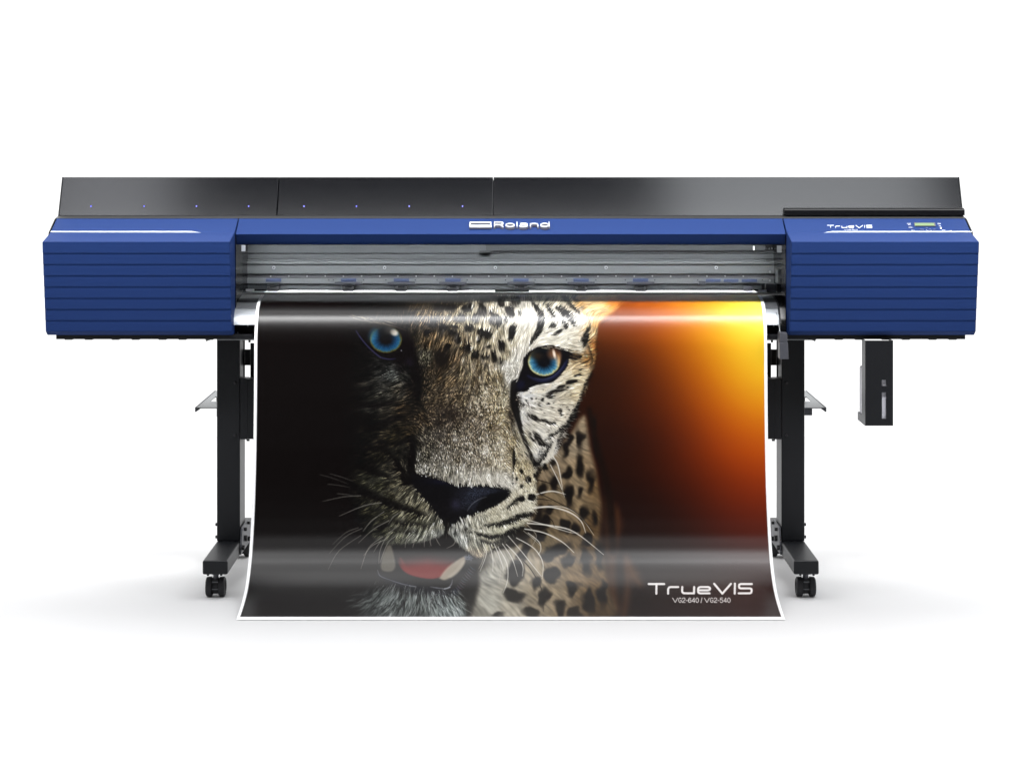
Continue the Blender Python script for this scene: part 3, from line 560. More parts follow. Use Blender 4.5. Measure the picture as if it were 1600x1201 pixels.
n.links.new(fr.outputs[0], mx.inputs[0]); n.links.new(tr.outputs[0], mx.inputs[1]); n.links.new(gl.outputs[0], mx.inputs[2]); n.links.new(mx.outputs[0], o_.inputs[0])
M['pane'] = pm

def make(name, verts, faces, m, parent=None, bevel=0.0, smooth=False, seg=2):
    me = bpy.data.meshes.new(name); me.from_pydata([tuple(v) for v in verts], [], faces)
    bm = bmesh.new(); bm.from_mesh(me); bmesh.ops.recalc_face_normals(bm, faces=bm.faces)
    if bevel:
        es = [e for e in bm.edges if len(e.link_faces) == 2 and e.calc_face_angle(0) > .5]
        bmesh.ops.bevel(bm, geom=es, offset=bevel, segments=seg, affect='EDGES', profile=.6, clamp_overlap=True)
    bm.to_mesh(me); bm.free()
    me.materials.append(m)
    if smooth:
        for p in me.polygons: p.use_smooth = True
    o = bpy.data.objects.new(name, me); COL.objects.link(o)
    if parent: o.parent = parent
    return o
class MB:
    def __init__(s): s.v = []; s.f = []
    def box(s, x0, x1, y0, y1, z0, z1):
        b = len(s.v)
        s.v += [(x, y, z) for z in (z0, z1) for y in (y0, y1) for x in (x0, x1)]
        s.f += [tuple(b + k for k in q) for q in ((0, 2, 3, 1), (4, 5, 7, 6), (0, 1, 5, 4), (2, 6, 7, 3), (0, 4, 6, 2), (1, 3, 7, 5))]
        return s
    def profile(s, pts, x0, x1):          # closed (Y, Z) outline pushed along X
        b = len(s.v); n_ = len(pts)
        xa = x0 if hasattr(x0, '__len__') else [x0] * n_; xb = x1 if hasattr(x1, '__len__') else [x1] * n_
        s.v += [(xa[k], p[0], p[1]) for k, p in enumerate(pts)] + [(xb[k], p[0], p[1]) for k, p in enumerate(pts)]
        s.f += [tuple(b + k for k in range(n_)), tuple(b + n_ + k for k in reversed(range(n_)))]
        s.f += [(b + k, b + (k + 1) % n_, b + n_ + (k + 1) % n_, b + n_ + k) for k in range(n_)]
        return s
    def prism(s, pts, a, b_, axis='y'):   # outline in the two other axes
        b = len(s.v); n_ = len(pts)
        def p3(p, t): return (p[0], t, p[1]) if axis == 'y' else ((t, p[0], p[1]) if axis == 'x' else (p[0], p[1], t))
        s.v += [p3(p, a) for p in pts] + [p3(p, b_) for p in pts]
        s.f += [tuple(b + k for k in range(n_)), tuple(b + n_ + k for k in reversed(range(n_)))]
        s.f += [(b + k, b + (k + 1) % n_, b + n_ + (k + 1) % n_, b + n_ + k) for k in range(n_)]
        return s
    def cyl(s, c, r, h0, h1, axis='y', n_=20, r2=None):
        r2 = r if r2 is None else r2; b = len(s.v)
        for t, rr in ((h0, r), (h1, r2)):
            for k in range(n_):
                a = 2 * math.pi * k / n_; u, v = rr * math.cos(a), rr * math.sin(a)
                s.v.append((c[0] + u, t, c[1] + v) if axis == 'y' else ((t, c[0] + u, c[1] + v) if axis == 'x' else (c[0] + u, c[1] + v, t)))
        s.f += [tuple(b + k for k in range(n_)), tuple(b + n_ + k for k in reversed(range(n_)))]
        s.f += [(b + k, b + (k + 1) % n_, b + n_ + (k + 1) % n_, b + n_ + k) for k in range(n_)]
        return s
    def out(s, name, m, parent=None, bevel=0.0, smooth=False, seg=2): return make(name, s.v, s.f, m, parent, bevel, smooth, seg)
def copy_of(o, parent, loc):
    c = o.copy(); COL.objects.link(c); c.parent = parent; c.location = loc
    return c
def ribbon(mb, pts, hw, frame, h):
    """a raised stroke of half width hw along pts; frame(px, py, height) gives the point on its surface"""
    P = [np.array(p, float) for p in pts]; closed = np.hypot(*(P[0] - P[-1])) < 1e-6 and len(P) > 3
    if closed: P = P[:-1]
    n_ = len(P); L, R = [], []
    for k in range(n_):
        a = P[k - 1] if (k > 0 or closed) else None; b = P[(k + 1) % n_] if (k < n_ - 1 or closed) else None
        d1 = (P[k] - a) / (np.hypot(*(P[k] - a)) + 1e-9) if a is not None else None
        d2 = (b - P[k]) / (np.hypot(*(b - P[k])) + 1e-9) if b is not None else None
        if d1 is None: d1 = d2
        if d2 is None: d2 = d1
        n1 = np.array([-d1[1], d1[0]]); n2 = np.array([-d2[1], d2[0]]); nn = n1 + n2; nn /= np.hypot(*nn) + 1e-9
        s = hw / max(.45, float(nn @ n1)); L.append(P[k] + nn * s); R.append(P[k] - nn * s)
    b0 = len(mb.v)
    for k in range(n_):
        for p, t in ((L[k], 0), (R[k], 0), (R[k], h), (L[k], h)): mb.v.append(tuple(frame(p[0], p[1], t)))
    m_ = n_ if closed else n_ - 1
    for k in range(m_):
        a = b0 + 4 * k; c = b0 + 4 * ((k + 1) % n_)
        mb.f += [(a + q, a + (q + 1) % 4, c + (q + 1) % 4, c + q) for q in range(4)]
    if not closed:
        mb.f += [(b0, b0 + 1, b0 + 2, b0 + 3), (b0 + 4 * (n_ - 1) + 3, b0 + 4 * (n_ - 1) + 2, b0 + 4 * (n_ - 1) + 1, b0 + 4 * (n_ - 1))]
def plane_frame(p0, p1):                  # slope through (Y, Z) p0 (lower, nearer) and p1
    dY, dZ = p1[0] - p0[0], p1[1] - p0[1]; ln = math.hypot(dY, dZ); nY, nZ = -dZ / ln, dY / ln
    def fr(px, py, h):
        k = (py - HZ) / F_PX                        # z = CAM_Z - k (DIST + Y)
        t = (CAM_Z - k * (DIST + p0[0]) - p0[1]) / (dZ + k * dY)
        Y = p0[0] + t * dY; Z = p0[1] + t * dZ
        return (wx(px, Y), Y + nY * h, Z + nZ * h)
    return fr

# ===================== setting =====================
fl = make('floor', [(-6, -2.15, 0), (6, -2.15, 0), (6, 3.3, 0), (-6, 3.3, 0)], [(0, 1, 2, 3)], M['floor']); fl['kind'] = 'structure'

# ===================== printer =====================
PR = bpy.data.objects.new('wide_format_printer', None); COL.objects.link(PR)
PR['label'] = 'long blue and black wide format printer on a black stand with small casters'
PR['category'] = 'printer'

# --- side covers with stepped louvres ---
ZT = [wz(y, .006 * k) for k, y in enumerate((378.7, 395.7, 413.0, 430.7, 448.0, 465.7, 483.0, 500.5, 517.5))]
def side_cover(sg, label):
    pts = [(.20, 1.0925), (.118, 1.0575), (.114, 1.0552), (0, 1.0315)]
    for k in range(8):
        pts += [(.006 * k + .0035, ZT[k + 1])]
        if k < 7: pts += [(.006 * (k + 1), ZT[k + 1] + .0002)]
    pts = [p for i, p in enumerate(pts)]
    pts += [(.068, wz(523.3, .068)), (.20, wz(523.3, .068)), (.50, wz(523.3, .068)), (.50, 1.06)]
    mb = MB(); mb.profile(pts, sg * .826, sg * 1.3765)
    o = mb.out('side_cover', M['blue'], PR); o['label'] = label
    me = o.data; bm = bmesh.new(); bm.from_mesh(me)
    es = [e for e in bm.edges if e.calc_face_angle(0) > .2]
    bmesh.ops.bevel(bm, geom=es, offset=.0012, segments=2, affect='EDGES', clamp_overlap=True); bm.to_mesh(me); bm.free()
    return o
slopeB = plane_frame((.118, 1.0575), (.20, 1.0925)); slopeA = plane_frame((0, 1.0315), (.114, 1.0552))
lc = side_cover(-1, 'left louvred blue cover'); rc = side_cover(1, 'right louvred blue cover with the control panel')
def flat(name, px_pts, fr, m, parent, h0=.0004, h1=.0012):
    mb = MB(); n_ = len(px_pts)
    mb.v = [fr(p[0], p[1], h0) for p in px_pts] + [fr(p[0], p[1], h1) for p in px_pts]
    mb.f = [tuple(range(n_)), tuple(reversed(range(n_, 2 * n_)))] + [(k, (k + 1) % n_, n_ + (k + 1) % n_, n_ + k) for k in range(n_)]
    return mb.out(name, m, parent)
flat('white_stripe', [(78.8, 363.2), (79.8, 361.7), (299, 361.7), (314, 363.9), (304, 363.6)], slopeB, M['stripe'], lc)
flat('white_stripe', [(1287, 363.9), (1301, 361.7), (1517.7, 361.7), (1518.7, 363.2), (1297, 363.5)], slopeB, M['stripe'], rc)

# --- centre front cover ---
MB().box(-.822, .822, .155, .285, 1.0225, 1.0285).out('light_flag', M['black'], PR)  # added and out of view, keeps the bay lamp off the sheet
c_pts = [(.20, 1.0925), (.120, 1.0488), (.146, wz(382, .146)), (.150, wz(382.2, .146)), (.20, wz(380, .2)), (.20, 1.04)]
cc = MB().profile(c_pts, -.8235, .8235).out('front_cover', M['blue'], PR, .0012)
cfr = plane_frame((.120, 1.0488), (.20, 1.0925))
lg = MB(); H1 = .0055
for i, (pl, hw) in enumerate([([(734.5, 349.8), (766.8, 349.8), (766.8, 354.6), (734.5, 354.6), (734.5, 349.8)], .75), ([(733.8, 356.3), (768.2, 356.3)], 1.0)]):
    ribbon(lg, pl, hw, cfr, H1 + .0003 * i)
for i, pl in enumerate(text_lines('Roland', 772.6, 349.0, 85.2, 7.6, gap=.34)): ribbon(lg, pl, .62, cfr, H1 + .0002 * (i % 5))
lo = lg.out('raised_logo', M['chrome'], cc)
lb = MB()  # dark copy set lower, shade under the raised logo put into colour
for i, (pl, hw) in enumerate([([(734.5, 350.6), (766.8, 350.6), (766.8, 356.5), (734.5, 356.5), (734.5, 350.6)], 1.3), ([(733.8, 357.3), (768.2, 357.3)], 1.5)]): ribbon(lb, pl, hw, cfr, .0022 + .0002 * i)
for i, pl in enumerate(text_lines('Roland', 772.8, 350.6, 85.2, 7.8, gap=.34)): ribbon(lb, pl, 1.45, cfr, .0018 + .0001 * (i % 5))
lb.out('logo_shade', mat('navy_logo_shade', (.004, .006, .03), .5), cc)

# --- model lettering and control panel on the right cover ---
tx = MB()
for i, pl in enumerate(text_lines('TrueVIS', 1292.5, 352.2, 70, 4.2)): ribbon(tx, pl, .50, slopeB, .0008 + .00015 * (i % 5))
for i, pl in enumerate(text_lines('VG2-640', 1319, 358.5, 21, 1.5, small=True)): ribbon(tx, pl, .15, slopeB, .0008 + .0001 * (i % 5))
tx.out('model_lettering', mat('silver_lettering', (.42, .45, .52), .5), rc)
cp = MB()
cp.v = [slopeB(*p) for p in ((1428, 348.9, .0003), (1461, 348.9, .0003), (1462, 354.3, .0003), (1429, 354.3, .0003), (1428, 348.9, .002), (1461, 348.9, .002), (1462, 354.3, .002), (1429, 354.3, .002))]
cp.f = [(0, 1, 2, 3), (7, 6, 5, 4), (0, 4, 5, 1), (1, 5, 6, 2), (2, 6, 7, 3), (3, 7, 4, 0)]
cpo = cp.out('control_panel', M['black_gloss'], rc)
flat('display', [(1429.4, 349.7), (1459.3, 349.7), (1459.7, 353.5), (1430, 353.5)], slopeB, M['lcd'], cpo, .0021, .0026)
bt = []
for x, y in ((1422, 352.6), (1425.5, 356.8), (1428, 361), (1439, 359), (1441.5, 359.3), (1448, 357.2), (1451, 361.2), (1460, 359.2), (1467, 352), (1474.5, 361.2), (1453, 358.9)):
    b = MB(); b.v = [slopeB(x + a * 1.5, y + c * .55, h) for h in (.0003, .0016) for a, c in ((-1, -1), (1, -1), (1, 1), (-1, 1))]
    b.f = [(0, 1, 2, 3), (7, 6, 5, 4), (0, 4, 5, 1), (1, 5, 6, 2), (2, 6, 7, 3), (3, 7, 4, 0)]
    b.out('button', mat('navy_button', (.006, .012, .10), .4) if not bt else bt[0], cpo).name = 'button'
    if not bt: bt.append(bpy.data.materials['navy_button'])
for x, y, wd in ((1417, 349.6, 6), (1419, 351.6, 4), (1419.5, 355.6, 6), (1424, 360.2, 5), (1442, 359.2, 1.2), (1447, 359.4, .8), (1448.6, 360.6, .8), (1465, 349.6, 5), (1467, 353.4, 3), (1472, 360, 5), (1454, 360.8, 1.4)):
    mk = MB(); ribbon(mk, [(x, y), (x + wd, y)], .32, slopeB, .0009); mk.out('panel_mark', bpy.data.materials['silver_lettering'], cpo)
for x, y in ((1470, 356.6), (1485.6, 361.6)):
    q_ = MB(); ribbon(q_, [(x - 1.1, y), (x + 1.1, y)], .9, slopeB, .0012); q_.out('indicator', M['white'], cpo)

# --- black lid in three sections ---
def lid(x0, x1, nm):
    p = [(.252, 1.0995), (.312, 1.2150), (.325, 1.2165), (.60, 1.202), (.62, 1.10), (.60, 1.09), (.27, 1.09)]
    return MB().profile(p, x0, x1).out(nm, M['lid'], PR, .0012)
gap = .0014
X1, X2 = wx(434, .28), wx(770.5, .28)
l1 = lid(-1.3805, X1 - gap, 'dryer_cover'); l2 = lid(X1 + gap, X2 - gap, 'dryer_cover'); l3 = lid(X2 + gap, 1.3805, 'rear_cover')
for xs in (X1, X2): MB().box(xs - .012, xs + .012, .335, .345, 1.095, 1.205).out('seam_backing', M['black'], PR)
lidf = plane_frame((.252, 1.0995), (.312, 1.2150))
for i, x in enumerate((142.3, 225.2, 307, 388.7, 475, 557, 639.4, 722.7)):
    par = l1 if i < 4 else l2
    c = Vector(lidf(x, 322.4, .0006)); mb = MB(); mb.cyl((c.x, c.z), .0026, c.y - .002, c.y + .004, n_=14); ld = mb.out('status_light', M['led'], par)
    mb = MB(); mb.cyl((c.x, c.z), .0016, c.y - .0026, c.y - .0020, n_=10); mb.out('light_core', M['led_tip'], ld) if False else mb.out('light_core', M['led_tip'], par)
hb = MB(); hb.profile([(.232, 1.101), (.232, 1.1165), (.236, 1.1205), (.262, 1.1215), (.262, 1.103)], wx(1225.5, .235), 1.3835).out('tool_ledge', M['black_gloss'], PR, .001)
MB().profile([(.2361, 1.12095), (.2361, 1.1224), (.261, 1.1232), (.261, 1.1218)], wx(1226, .235), 1.382).out('ledge_trim', M['strip'], PR)
MB().profile([(.2005, 1.0932), (.2505, 1.0993), (.27, 1.098), (.27, 1.06), (.205, 1.06)], -1.381, 1.381).out('top_trim', M['strip'], PR)
# small seam mouldings on the lid ends
for x0, x1 in ((-1.3835, -1.3808), (1.3808, 1.3835)):
    MB().profile([(.112, 1.045), (.119, 1.0555), (.20, 1.0905), (.251, 1.0985), (.312, 1.2165), (.60, 1.203), (.62, 1.09), (.60, .80), (.20, .80)], x0, x1).out('end_plate', M['black'], PR, .0008)

# --- rear body and side walls that close the machine ---
zb = wz(530.2, .08)
MB().box(-1.375, -.830, .505, .60, zb, 1.085).box(.830, 1.375, .505, .60, zb, 1.085).box(-.830, .830, .47, .60, .80, 1.085).out('rear_housing', M['black'], PR, .002)
for sg in (-1, 1):
    a, b = sorted((sg * .8262, sg * .8235))
    MB().box(a, b, .125, .47, zb, 1.05).out('inner_wall', M['black_gloss'], PR)
    a, b = sorted((sg * wx(798 + 711, .08), sg * wx(798 + 404, .08)))
    bs = MB(); bs.box(a, b, .085, .50, zb, wz(523.6, .068))
    for q in range(7):
        xx = sg * (.90 + .42 * q / 6 + .01 * (q % 2)); bs.box(xx - .012, xx + .012, .10, .16, zb - .0035, zb)
    bs.out('base_tray', M['black'], PR, .0015)

# --- carriage bay seen through the clear cover ---
YO = .10
def band(name, y0, y1, Y, m, x0=373, x1=1223, dep=.02, parent=PR, bev=.0006):
    Y += YO
    return MB().box(wx(x0, Y), wx(x1, Y), Y, Y + dep, wz(y1, Y), wz(y0, Y)).out(name, m, parent, bev)
band('back_panel', 376, 456, .345, M['groove'], 370, 1226, .014)
band('upper_rail', 383, 395.2, .315, M['alu_dark'], 371, 759)
dr = band('belt_cover', 383, 391.6, .310, mat('charcoal_belt', (.045, .048, .052), .5), 759.5, 1196)
band('belt_rail', 391.9, 395.2, .316, M['alu_dark'], 759.5, 1215)
band('middle_rail', 397, 404.6, .318, M['alu_dark'])
band('slim_rail', 405.6, 408.4, .312, M['alu_dark'])
band('rail_edge', 409.2, 412.4, .300, M['alu'])
mp_ = band('mounting_plate', 412.9, 427.6, .304, M['alu'])
ls = band('screw_strip', 428.2, 434.2, .308, mat('steel_strip', (.10, .10, .11), .4, .4))
gr = band('grip_rail', 434.8, 442.8, .300, M['alu'])
band('lower_rail', 445.6, 451.8, .312, M['alu'], 376, 1190)
band('lower_shadow_line', 443.0, 445.4, .316, M['groove'])  # dark strip standing in for the shadow line below the grip rail
# screws
def screw(parent, px, py, Y, r, m, m2=None, label=None):
    Y += YO; c = at(px, py, Y); mb = MB(); mb.cyl((c.x, c.z), r, Y - .003, Y, n_=16, r2=r)
    o = mb.out('screw', m, parent, .0004)
    mb = MB(); mb.cyl((c.x, c.z), r * .45, Y - .0034, Y - .0031, n_=8); mb.out('screw_socket', m2 or M['groove'], parent)
    return o
for x in (428, 601, 774, 947, 1119): screw(mp_, x, 418, .304, .0052, M['steel'])
for x in (476, 547, 617, 683, 754, 824, 890, 960, 1030, 1096, 1166): screw(PR, x, 408.2, .3118, .0016, M['groove'])
for k in range(27):
    x = 423 + 28.4 * k
    screw(ls, x, 431.5 + (k % 2) * -.3, .308, .0022, M['steel'])
for x in (514, 521, 568, 603, 649, 683, 730, 790, 836, 885, 931, 977, 1023, 1090, 1191): screw(gr, x, 437.4, .300, .0021, M['groove'])
# pinch rollers
RY = .38
def roller(px, wide=True):
    r_ = bpy.data.objects.new('pinch_roller', None); COL.objects.link(r_); r_.parent = PR
    r_.location = at(px, 440, RY)
    c = r_.location
    def lb_(x0, x1, y0, y1, Y0, Y1, m, nm, bev=.0008):
        o = MB().box(wx(x0, RY), wx(x1, RY), Y0 - .28, Y1 - .28, wz(y1, RY) - c.z, wz(y0, RY) - c.z)
        o.v = [(a - wx(798, RY), b_, d_) for a, b_, d_ in o.v]
        return o.out(nm, m, r_, bev)
    lb_(798 - 12, 798 + 12, 435.4, 440.4, .284, .292, M['label'], 'blue_label', .0004)
    if wide: lb_(798 - 21.5, 798 + 21.5, 440.6, 444.6, .279, .294, M['dgrey'], 'clamp_bar')
    lb_(798 - 10, 798 + 10, 444.9, 451, .272, .296, M['black'], 'roller_arm')
    lb_(798 - 7.5, 798 + 7.5, 449, 454.6, .266, .290, M['rubber'], 'arm_foot')
    for dx in (-7.5, 7.5):
        mb = MB(); mb.cyl((-.0005, wz(450.5, RY) - c.z), .0062, dx * .00190 - .004, dx * .00190 + .004, axis='x', n_=16)
        mb.v = [(a, b_ - .008, d_) for a, b_, d_ in mb.v]; mb.out('wheel', M['rubber'], r_, .0008)
    return r_
for x in (544.5, 627, 707.5, 814, 908, 1001): roller(x)
roller(427, False)
for x0, x1 in ((1103, 1126), (1131, 1154), (1159, 1183)):
    MB().box(wx(x0, .39), wx(x1, .39), .392, .399, wz(440.6, .39), wz(436.2, .39)).out('blue_label', M['label'], PR, .0004)
MB().box(wx(1092, .38), wx(1102.5, .38), .381, .399, wz(445, .38), wz(440, .38)).out('clamp_bar', M['dgrey'], PR, .0008)
MB().box(wx(1163, .37), wx(1176, .37), .372, .396, wz(453.5, .38), wz(447, .38)).out('roller_arm', M['dgrey'], PR, .001)
MB().box(wx(773.5, .24), wx(826.5, .24), .236, .262, wz(456.2, .24), wz(452.6, .24)).out('cutter_plate', M['alu'], PR, .0008)
# carriage parts at the right end
e = MB(); e.box(wx(1196, .28), wx(1213, .28), .276, .30, wz(456, .28), wz(443.5, .28)); e.out('end_block', M['dgrey'], PR, .001)
MB().box(wx(1214.5, .26), wx(1219.5, .26), .25, .31, wz(443, .26), wz(421, .26)).out('end_bracket', M['steel'], PR, .001)
MB().box(wx(1214, .27), wx(1225, .27), .262, .30, wz(459, .27), wz(443.4, .27)).out('end_stop', M['black'], PR, .001)
for x, y in ((1203, 424.6), (1203, 438.4), (1221.5, 426)): screw(PR, x, y, .285, .003, M['steel'])
for x, y in ((1197.5, 388.5), (1202, 388.5), (1206, 388.3)): screw(PR, x, y, .31, .002, M['steel'])
MB().box(wx(1177, .40), wx(1179.2, .40), .400, .4095, wz(391, .4), wz(384.6, .4)).out('white_marker', M['white'], PR)
MB().box(wx(1185, .24), wx(1198, .24), .238, .241, wz(458.6, .24), wz(453.0, .24)).out('white_label', M['white'], PR)
MB().box(wx(384, .25), wx(397, .25), .25, .255, wz(455.6, .25), wz(451.6, .25)).out('white_label', M['white'], PR)
MB().box(wx(749, .39), wx(767, .39), .404, .4095, wz(394.8, .39), wz(392.2, .39)).out('belt_clip', M['groove'], PR)
# clear cover
pn = MB().box(wx(378.5, .138), wx(1221, .138), .136, .140, wz(457, .14), wz(381, .14)).out('clear_cover', M['pane'], PR, .0006)
MB().box(wx(366.5, .15), wx(1228, .15), .141, .160, wz(460.8, .15), wz(457.2, .15)).out('cover_edge', mat('cover_edge', (.055, .055, .055), .5), PR, .0008)
MB().box(wx(377.5, .135), wx(383.5, .135), .1315, .1355, wz(392.6, .135), wz(383, .135)).out('cover_hinge', M['chrome'], PR, .0006)
MB().box(wx(1214, .135), wx(1221, .135), .1315, .1355, wz(394.6, .135), wz(384, .135)).out('cover_hinge', M['alu'], PR, .0006)

# --- platen apron ---
SK = [(452, 380.0), (458, 387.8), (463, 391.6), (468, 394.6), (473, 396.3), (480, 397.6), (490, 398.8), (500, 399.5), (510, 400.0), (520, 400.35), (535, 400.7), (550, 400.8), (580, 400.95), (620, 401.2), (660, 401.6), (700, 402.1), (730, 402.7), (760, 403.5), (786, 404.4), (810, 405.4), (836, 406.7), (860, 408.3), (878, 409.8), (894, 411.5), (908, 413.4), (920, 415.3), (932, 418.0), (944, 421.2), (956, 425.0), (968, 429.2)]
SHEET_W = .762
def prof_at(y, ks=np.array(SK)):
    hw = np.interp(y, ks[:, 0], ks[:, 1]); d = SHEET_W * F_PX / hw
    return d - DIST, CAM_Z - (y - HZ) * d / F_PX
yy_ = np.linspace(452, 968, 700); hw_ = np.interp(yy_, [k[0] for k in SK], [k[1] for k in SK])
ker = np.hanning(31); ker /= ker.sum(); pad_ = 15
ext = np.concatenate([2 * hw_[0] - hw_[pad_:0:-1], hw_, 2 * hw_[-1] - hw_[-2:-pad_ - 2:-1]])
hw_s = np.convolve(ext, ker, mode='valid')
def sheet_yz(y):
    hw = np.interp(y, yy_, hw_s); d = SHEET_W * F_PX / hw
    return d - DIST, CAM_Z - (y - HZ) * d / F_PX
ap = []
for y in np.linspace(458, 506, 22):
    a, b = sheet_yz(y); ap.append((float(a) + .004, float(b) - .003))
MB().profile(ap + [(.15, ap[-1][1] - .004), (.26, ap[-1][1] - .004), (.435, ap[0][1] - .03), (.435, ap[0][1])], wx(363, .1), wx(1216.5, .1)).out('platen', M['platen'], PR, smooth=False)
MB().profile([(p[0] - .0012, p[1] + .0008) for p in ap[3:11]] + [(p[0] + .001, p[1] - .001) for p in reversed(ap[3:11])], wx(363, .1), wx(1216.8, .1)).out('platen_band', M['alu_dark'], PR)
MB().prism([(float(p[0]), float(p[1])) for p in ap] + [(.16, ap[-1][1] - .008), (.30, ap[0][1] - .05)], wx(1216.9, .1), wx(1220, .1), 'x').out('platen_cap', M['black'], PR)
# black under the apron
zz = ap[-1][1] - .006
MB().box(wx(363, .12), wx(1232, .12), .125, .36, zb + .004, zz).out('lower_housing', M['black'], PR, .001)
MB().box(wx(340, .13), wx(1268, .13), .118, .40, zb - .006, zb - .001).out('base_rail', M['alu'], PR, .001)
for s_ in (-1, 1):
    c = at(798 + s_ * 406, 523, .12); mb = MB(); mb.cyl((c.x, c.z), .007, .112, .1245, n_=20); mb.out('knob', M['rubber'], PR, .001)
    c = at(798 + s_ * 411, 509, .12); mb = MB(); mb.cyl((c.x, c.z), .0022, .121, .1245, n_=12); mb.out('screw', M['steel'], PR)
    a, b = sorted((wx(798 + s_ * 427.6, .11), wx(798 + s_ * 426.4, .11)))
    MB().box(a, b, .108, .124, wz(529, .11), wz(519, .11)).out('edge_strip', M['alu'], PR)
    pp = [(wx(798 + s_ * 477, .25), zb - .006), (wx(798 + s_ * 452, .25), zb - .006), (wx(798 + s_ * 458, .25), zb - .010), (wx(798 + s_ * 476, .25), zb - .022)]
    MB().prism(pp, .248, .44).out('support_bracket', M['alu_dark'] , PR, .0008)

# --- stand ---
def mk_side(s_):
    def X(a, b): return sorted((s_ * a, s_ * b))
    a, b = X(.822, .8925)
    leg = MB().box(a, b, .21, .335, .114, zb - .007).out('leg', M['black'], PR, .003)
    leg['label'] = ('left' if s_ < 0 else 'right') + ' upright leg of the stand'
    a, b = X(.820, .893)
    ft = MB().box(a, b, -.09, .62, .073, .1135).out('foot', M['black'], PR, .006, seg=3)
    a, b = X(.8145, .8195)
    MB().prism([(.18, .078), (.40, .078), (.40, .112), (.36, .155), (.21, .155)], a, b, 'x').out('gusset_plate', M['dgrey'], ft, .0008)
    for Y, z, r in ((.200, .096, .0085), (.262, .113, .010), (.345, .096, .008), (.255, .142, .006), (.335, .147, .005)):
        h0, h1 = sorted((s_ * .8145, s_ * .8065)); mb = MB(); mb.cyl((Y, z), r, h0, h1, axis='x', n_=6); mb.out('bolt', M['rubber'], ft, .001)
    for Y, z in ((.215, .122), (.215, .160)):
        h0, h1 = sorted((s_ * .893, s_ * .900)); mb = MB(); mb.cyl((Y + .02, z), .005, h0, h1, axis='x', n_=8); mb.out('bolt', M['rubber'], ft, .0008)
    # casters
    for Yc in (-.042, .555):
        cs = bpy.data.objects.new('caster', None); COL.objects.link(cs); cs.parent = PR; cs.location = (s_ * .8605, Yc, 0)
        hd = MB(); hd.cyl((0, .030), .0215, -.0085, .0085, axis='x', n_=24); hd.box(-.0085, .0085, -.018, .018, .030, .052); hd.out('fork', M['rubber'], cs, .0012)
        st = MB(); st.cyl((0, 0), .008, .050, .074, axis='z', n_=14); st.cyl((0, 0), .014, .0655, .0725, axis='z', n_=16); st.out('stem', M['steel'] if False else M['dgrey'], cs, .0006)
        for dx in (-.0185, .0185):
            wv = MB(); pr_ = [(-.0095, .020), (-.0095, .0245), (-.0065, .0285), (.0065, .0285), (.0095, .0245), (.0095, .020), (.006, .013), (.006, .004)]
            nn = 36; b0 = 0
            for k in range(nn):
                t = 2 * math.pi * k / nn
                for (h, r) in pr_: wv.v.append((dx + (h if dx > 0 else -h), r * math.cos(t), .0288 + r * math.sin(t)))
            q = len(pr_)
            for k in range(nn):
                for j in range(q - 1): wv.f.append((k * q + j, k * q + j + 1, ((k + 1) % nn) * q + j + 1, ((k + 1) % nn) * q + j))
            wv.f.append(tuple(k * q for k in range(nn))); wv.f.append(tuple(k * q + q - 1 for k in range(nn)))
            wv.out('wheel', M['rubber'], cs)
        for dx in (-.019, .019):
            mb = MB(); mb.cyl((dx, -.03), .0035, .067, .0735, axis='z', n_=8); mb.out('bolt', M['rubber'], cs)
        for z0 in (.0240, .0445):
            MB().box(-.0085, .0085, -.0235 if z0 < .03 else -.0215, -.018, z0, z0 + .003).out('brake_tab', M['alu_dark'], cs, .0006)
    # roll support shelf behind the leg
    a, b = X(.893, .975)
    sh = bpy.data.objects.new('roll_support', None); COL.objects.link(sh); sh.parent = PR; sh.location = (s_ * .93, .5, .50)
    def L(mb): mb.v = [(x - s_ * .93, y - .5, z - .50) for x, y, z in mb.v]; return mb
    zs = wz(636.5, .35)
    m1 = MB(); m1.box(a, b, .35, .505, zs - .003, zs); m1.box(a, b, .625, .79, zs - .003, zs)
    c0, c1 = X(.955, .975); m1.box(c0, c1, .505, .625, zs - .003, zs)
    L(m1).out('shelf_plate', M['alu'], sh)
    c0, c1 = X(.9755, .9785); m2 = MB(); m2.box(c0, c1, .345, .79, zs - .013, zs + .001); c0, c1 = X(.966, .9752); m2.prism([(s_ * .9755, zs - .0035), (s_ * .9755, zs - .013), (s_ * .962, zs - .0035)], .345, .352); L(m2).out('shelf_lip', M['dgrey'], sh)
    c0, c1 = X(.893, .93); L(MB().box(c0, c1, .47, .60, zs + .004, zs + .016)).out('roller_block', M['rubber'], sh, .002)
    c0, c1 = X(.893, .914 if s_ < 0 else .937); L(MB().box(c0, c1, .36, .44, zs - .026 if s_ > 0 else zs - .030, zs - .004)).out('shaft_box', M['dgrey'], sh, .002)
    # recessed bracket beside the leg with two openings
    Yr = .30
    def R_(p0, p1, y0, y1): return (*sorted((s_ * -wx(p0, Yr), s_ * -wx(p1, Yr))), Yr, Yr + .004, wz(y1, Yr), wz(y0, Yr))
    pl = MB(); pl.box(*R_(371, 382.6, 532, 593)); pl.box(*R_(382.8, 398.5, 590, 593.5)); pl.box(*R_(382.8, 391.0, 545.8, 570.6)); pl.box(*R_(391.2, 400, 536, 590)); pl.out('bracket_plate', M['black'], PR)
    bl = MB(); bl.box(*R_(388, 391.5, 531, 535)); bl.out('bolt', M['rubber'], PR, .001)
    bl = MB(); bl.box(*R_(385, 390, 686, 689)); bl.out('bolt', M['rubber'], PR, .001)
    for y in (598, 680):
        c = at(798 + s_ * 431, y, .208); mb = MB(); mb.cyl((c.x, c.z), .004, .203, .2098, n_=8); mb.out('bolt', M['rubber'], leg, .0008)
mk_side(-1); mk_side(1)
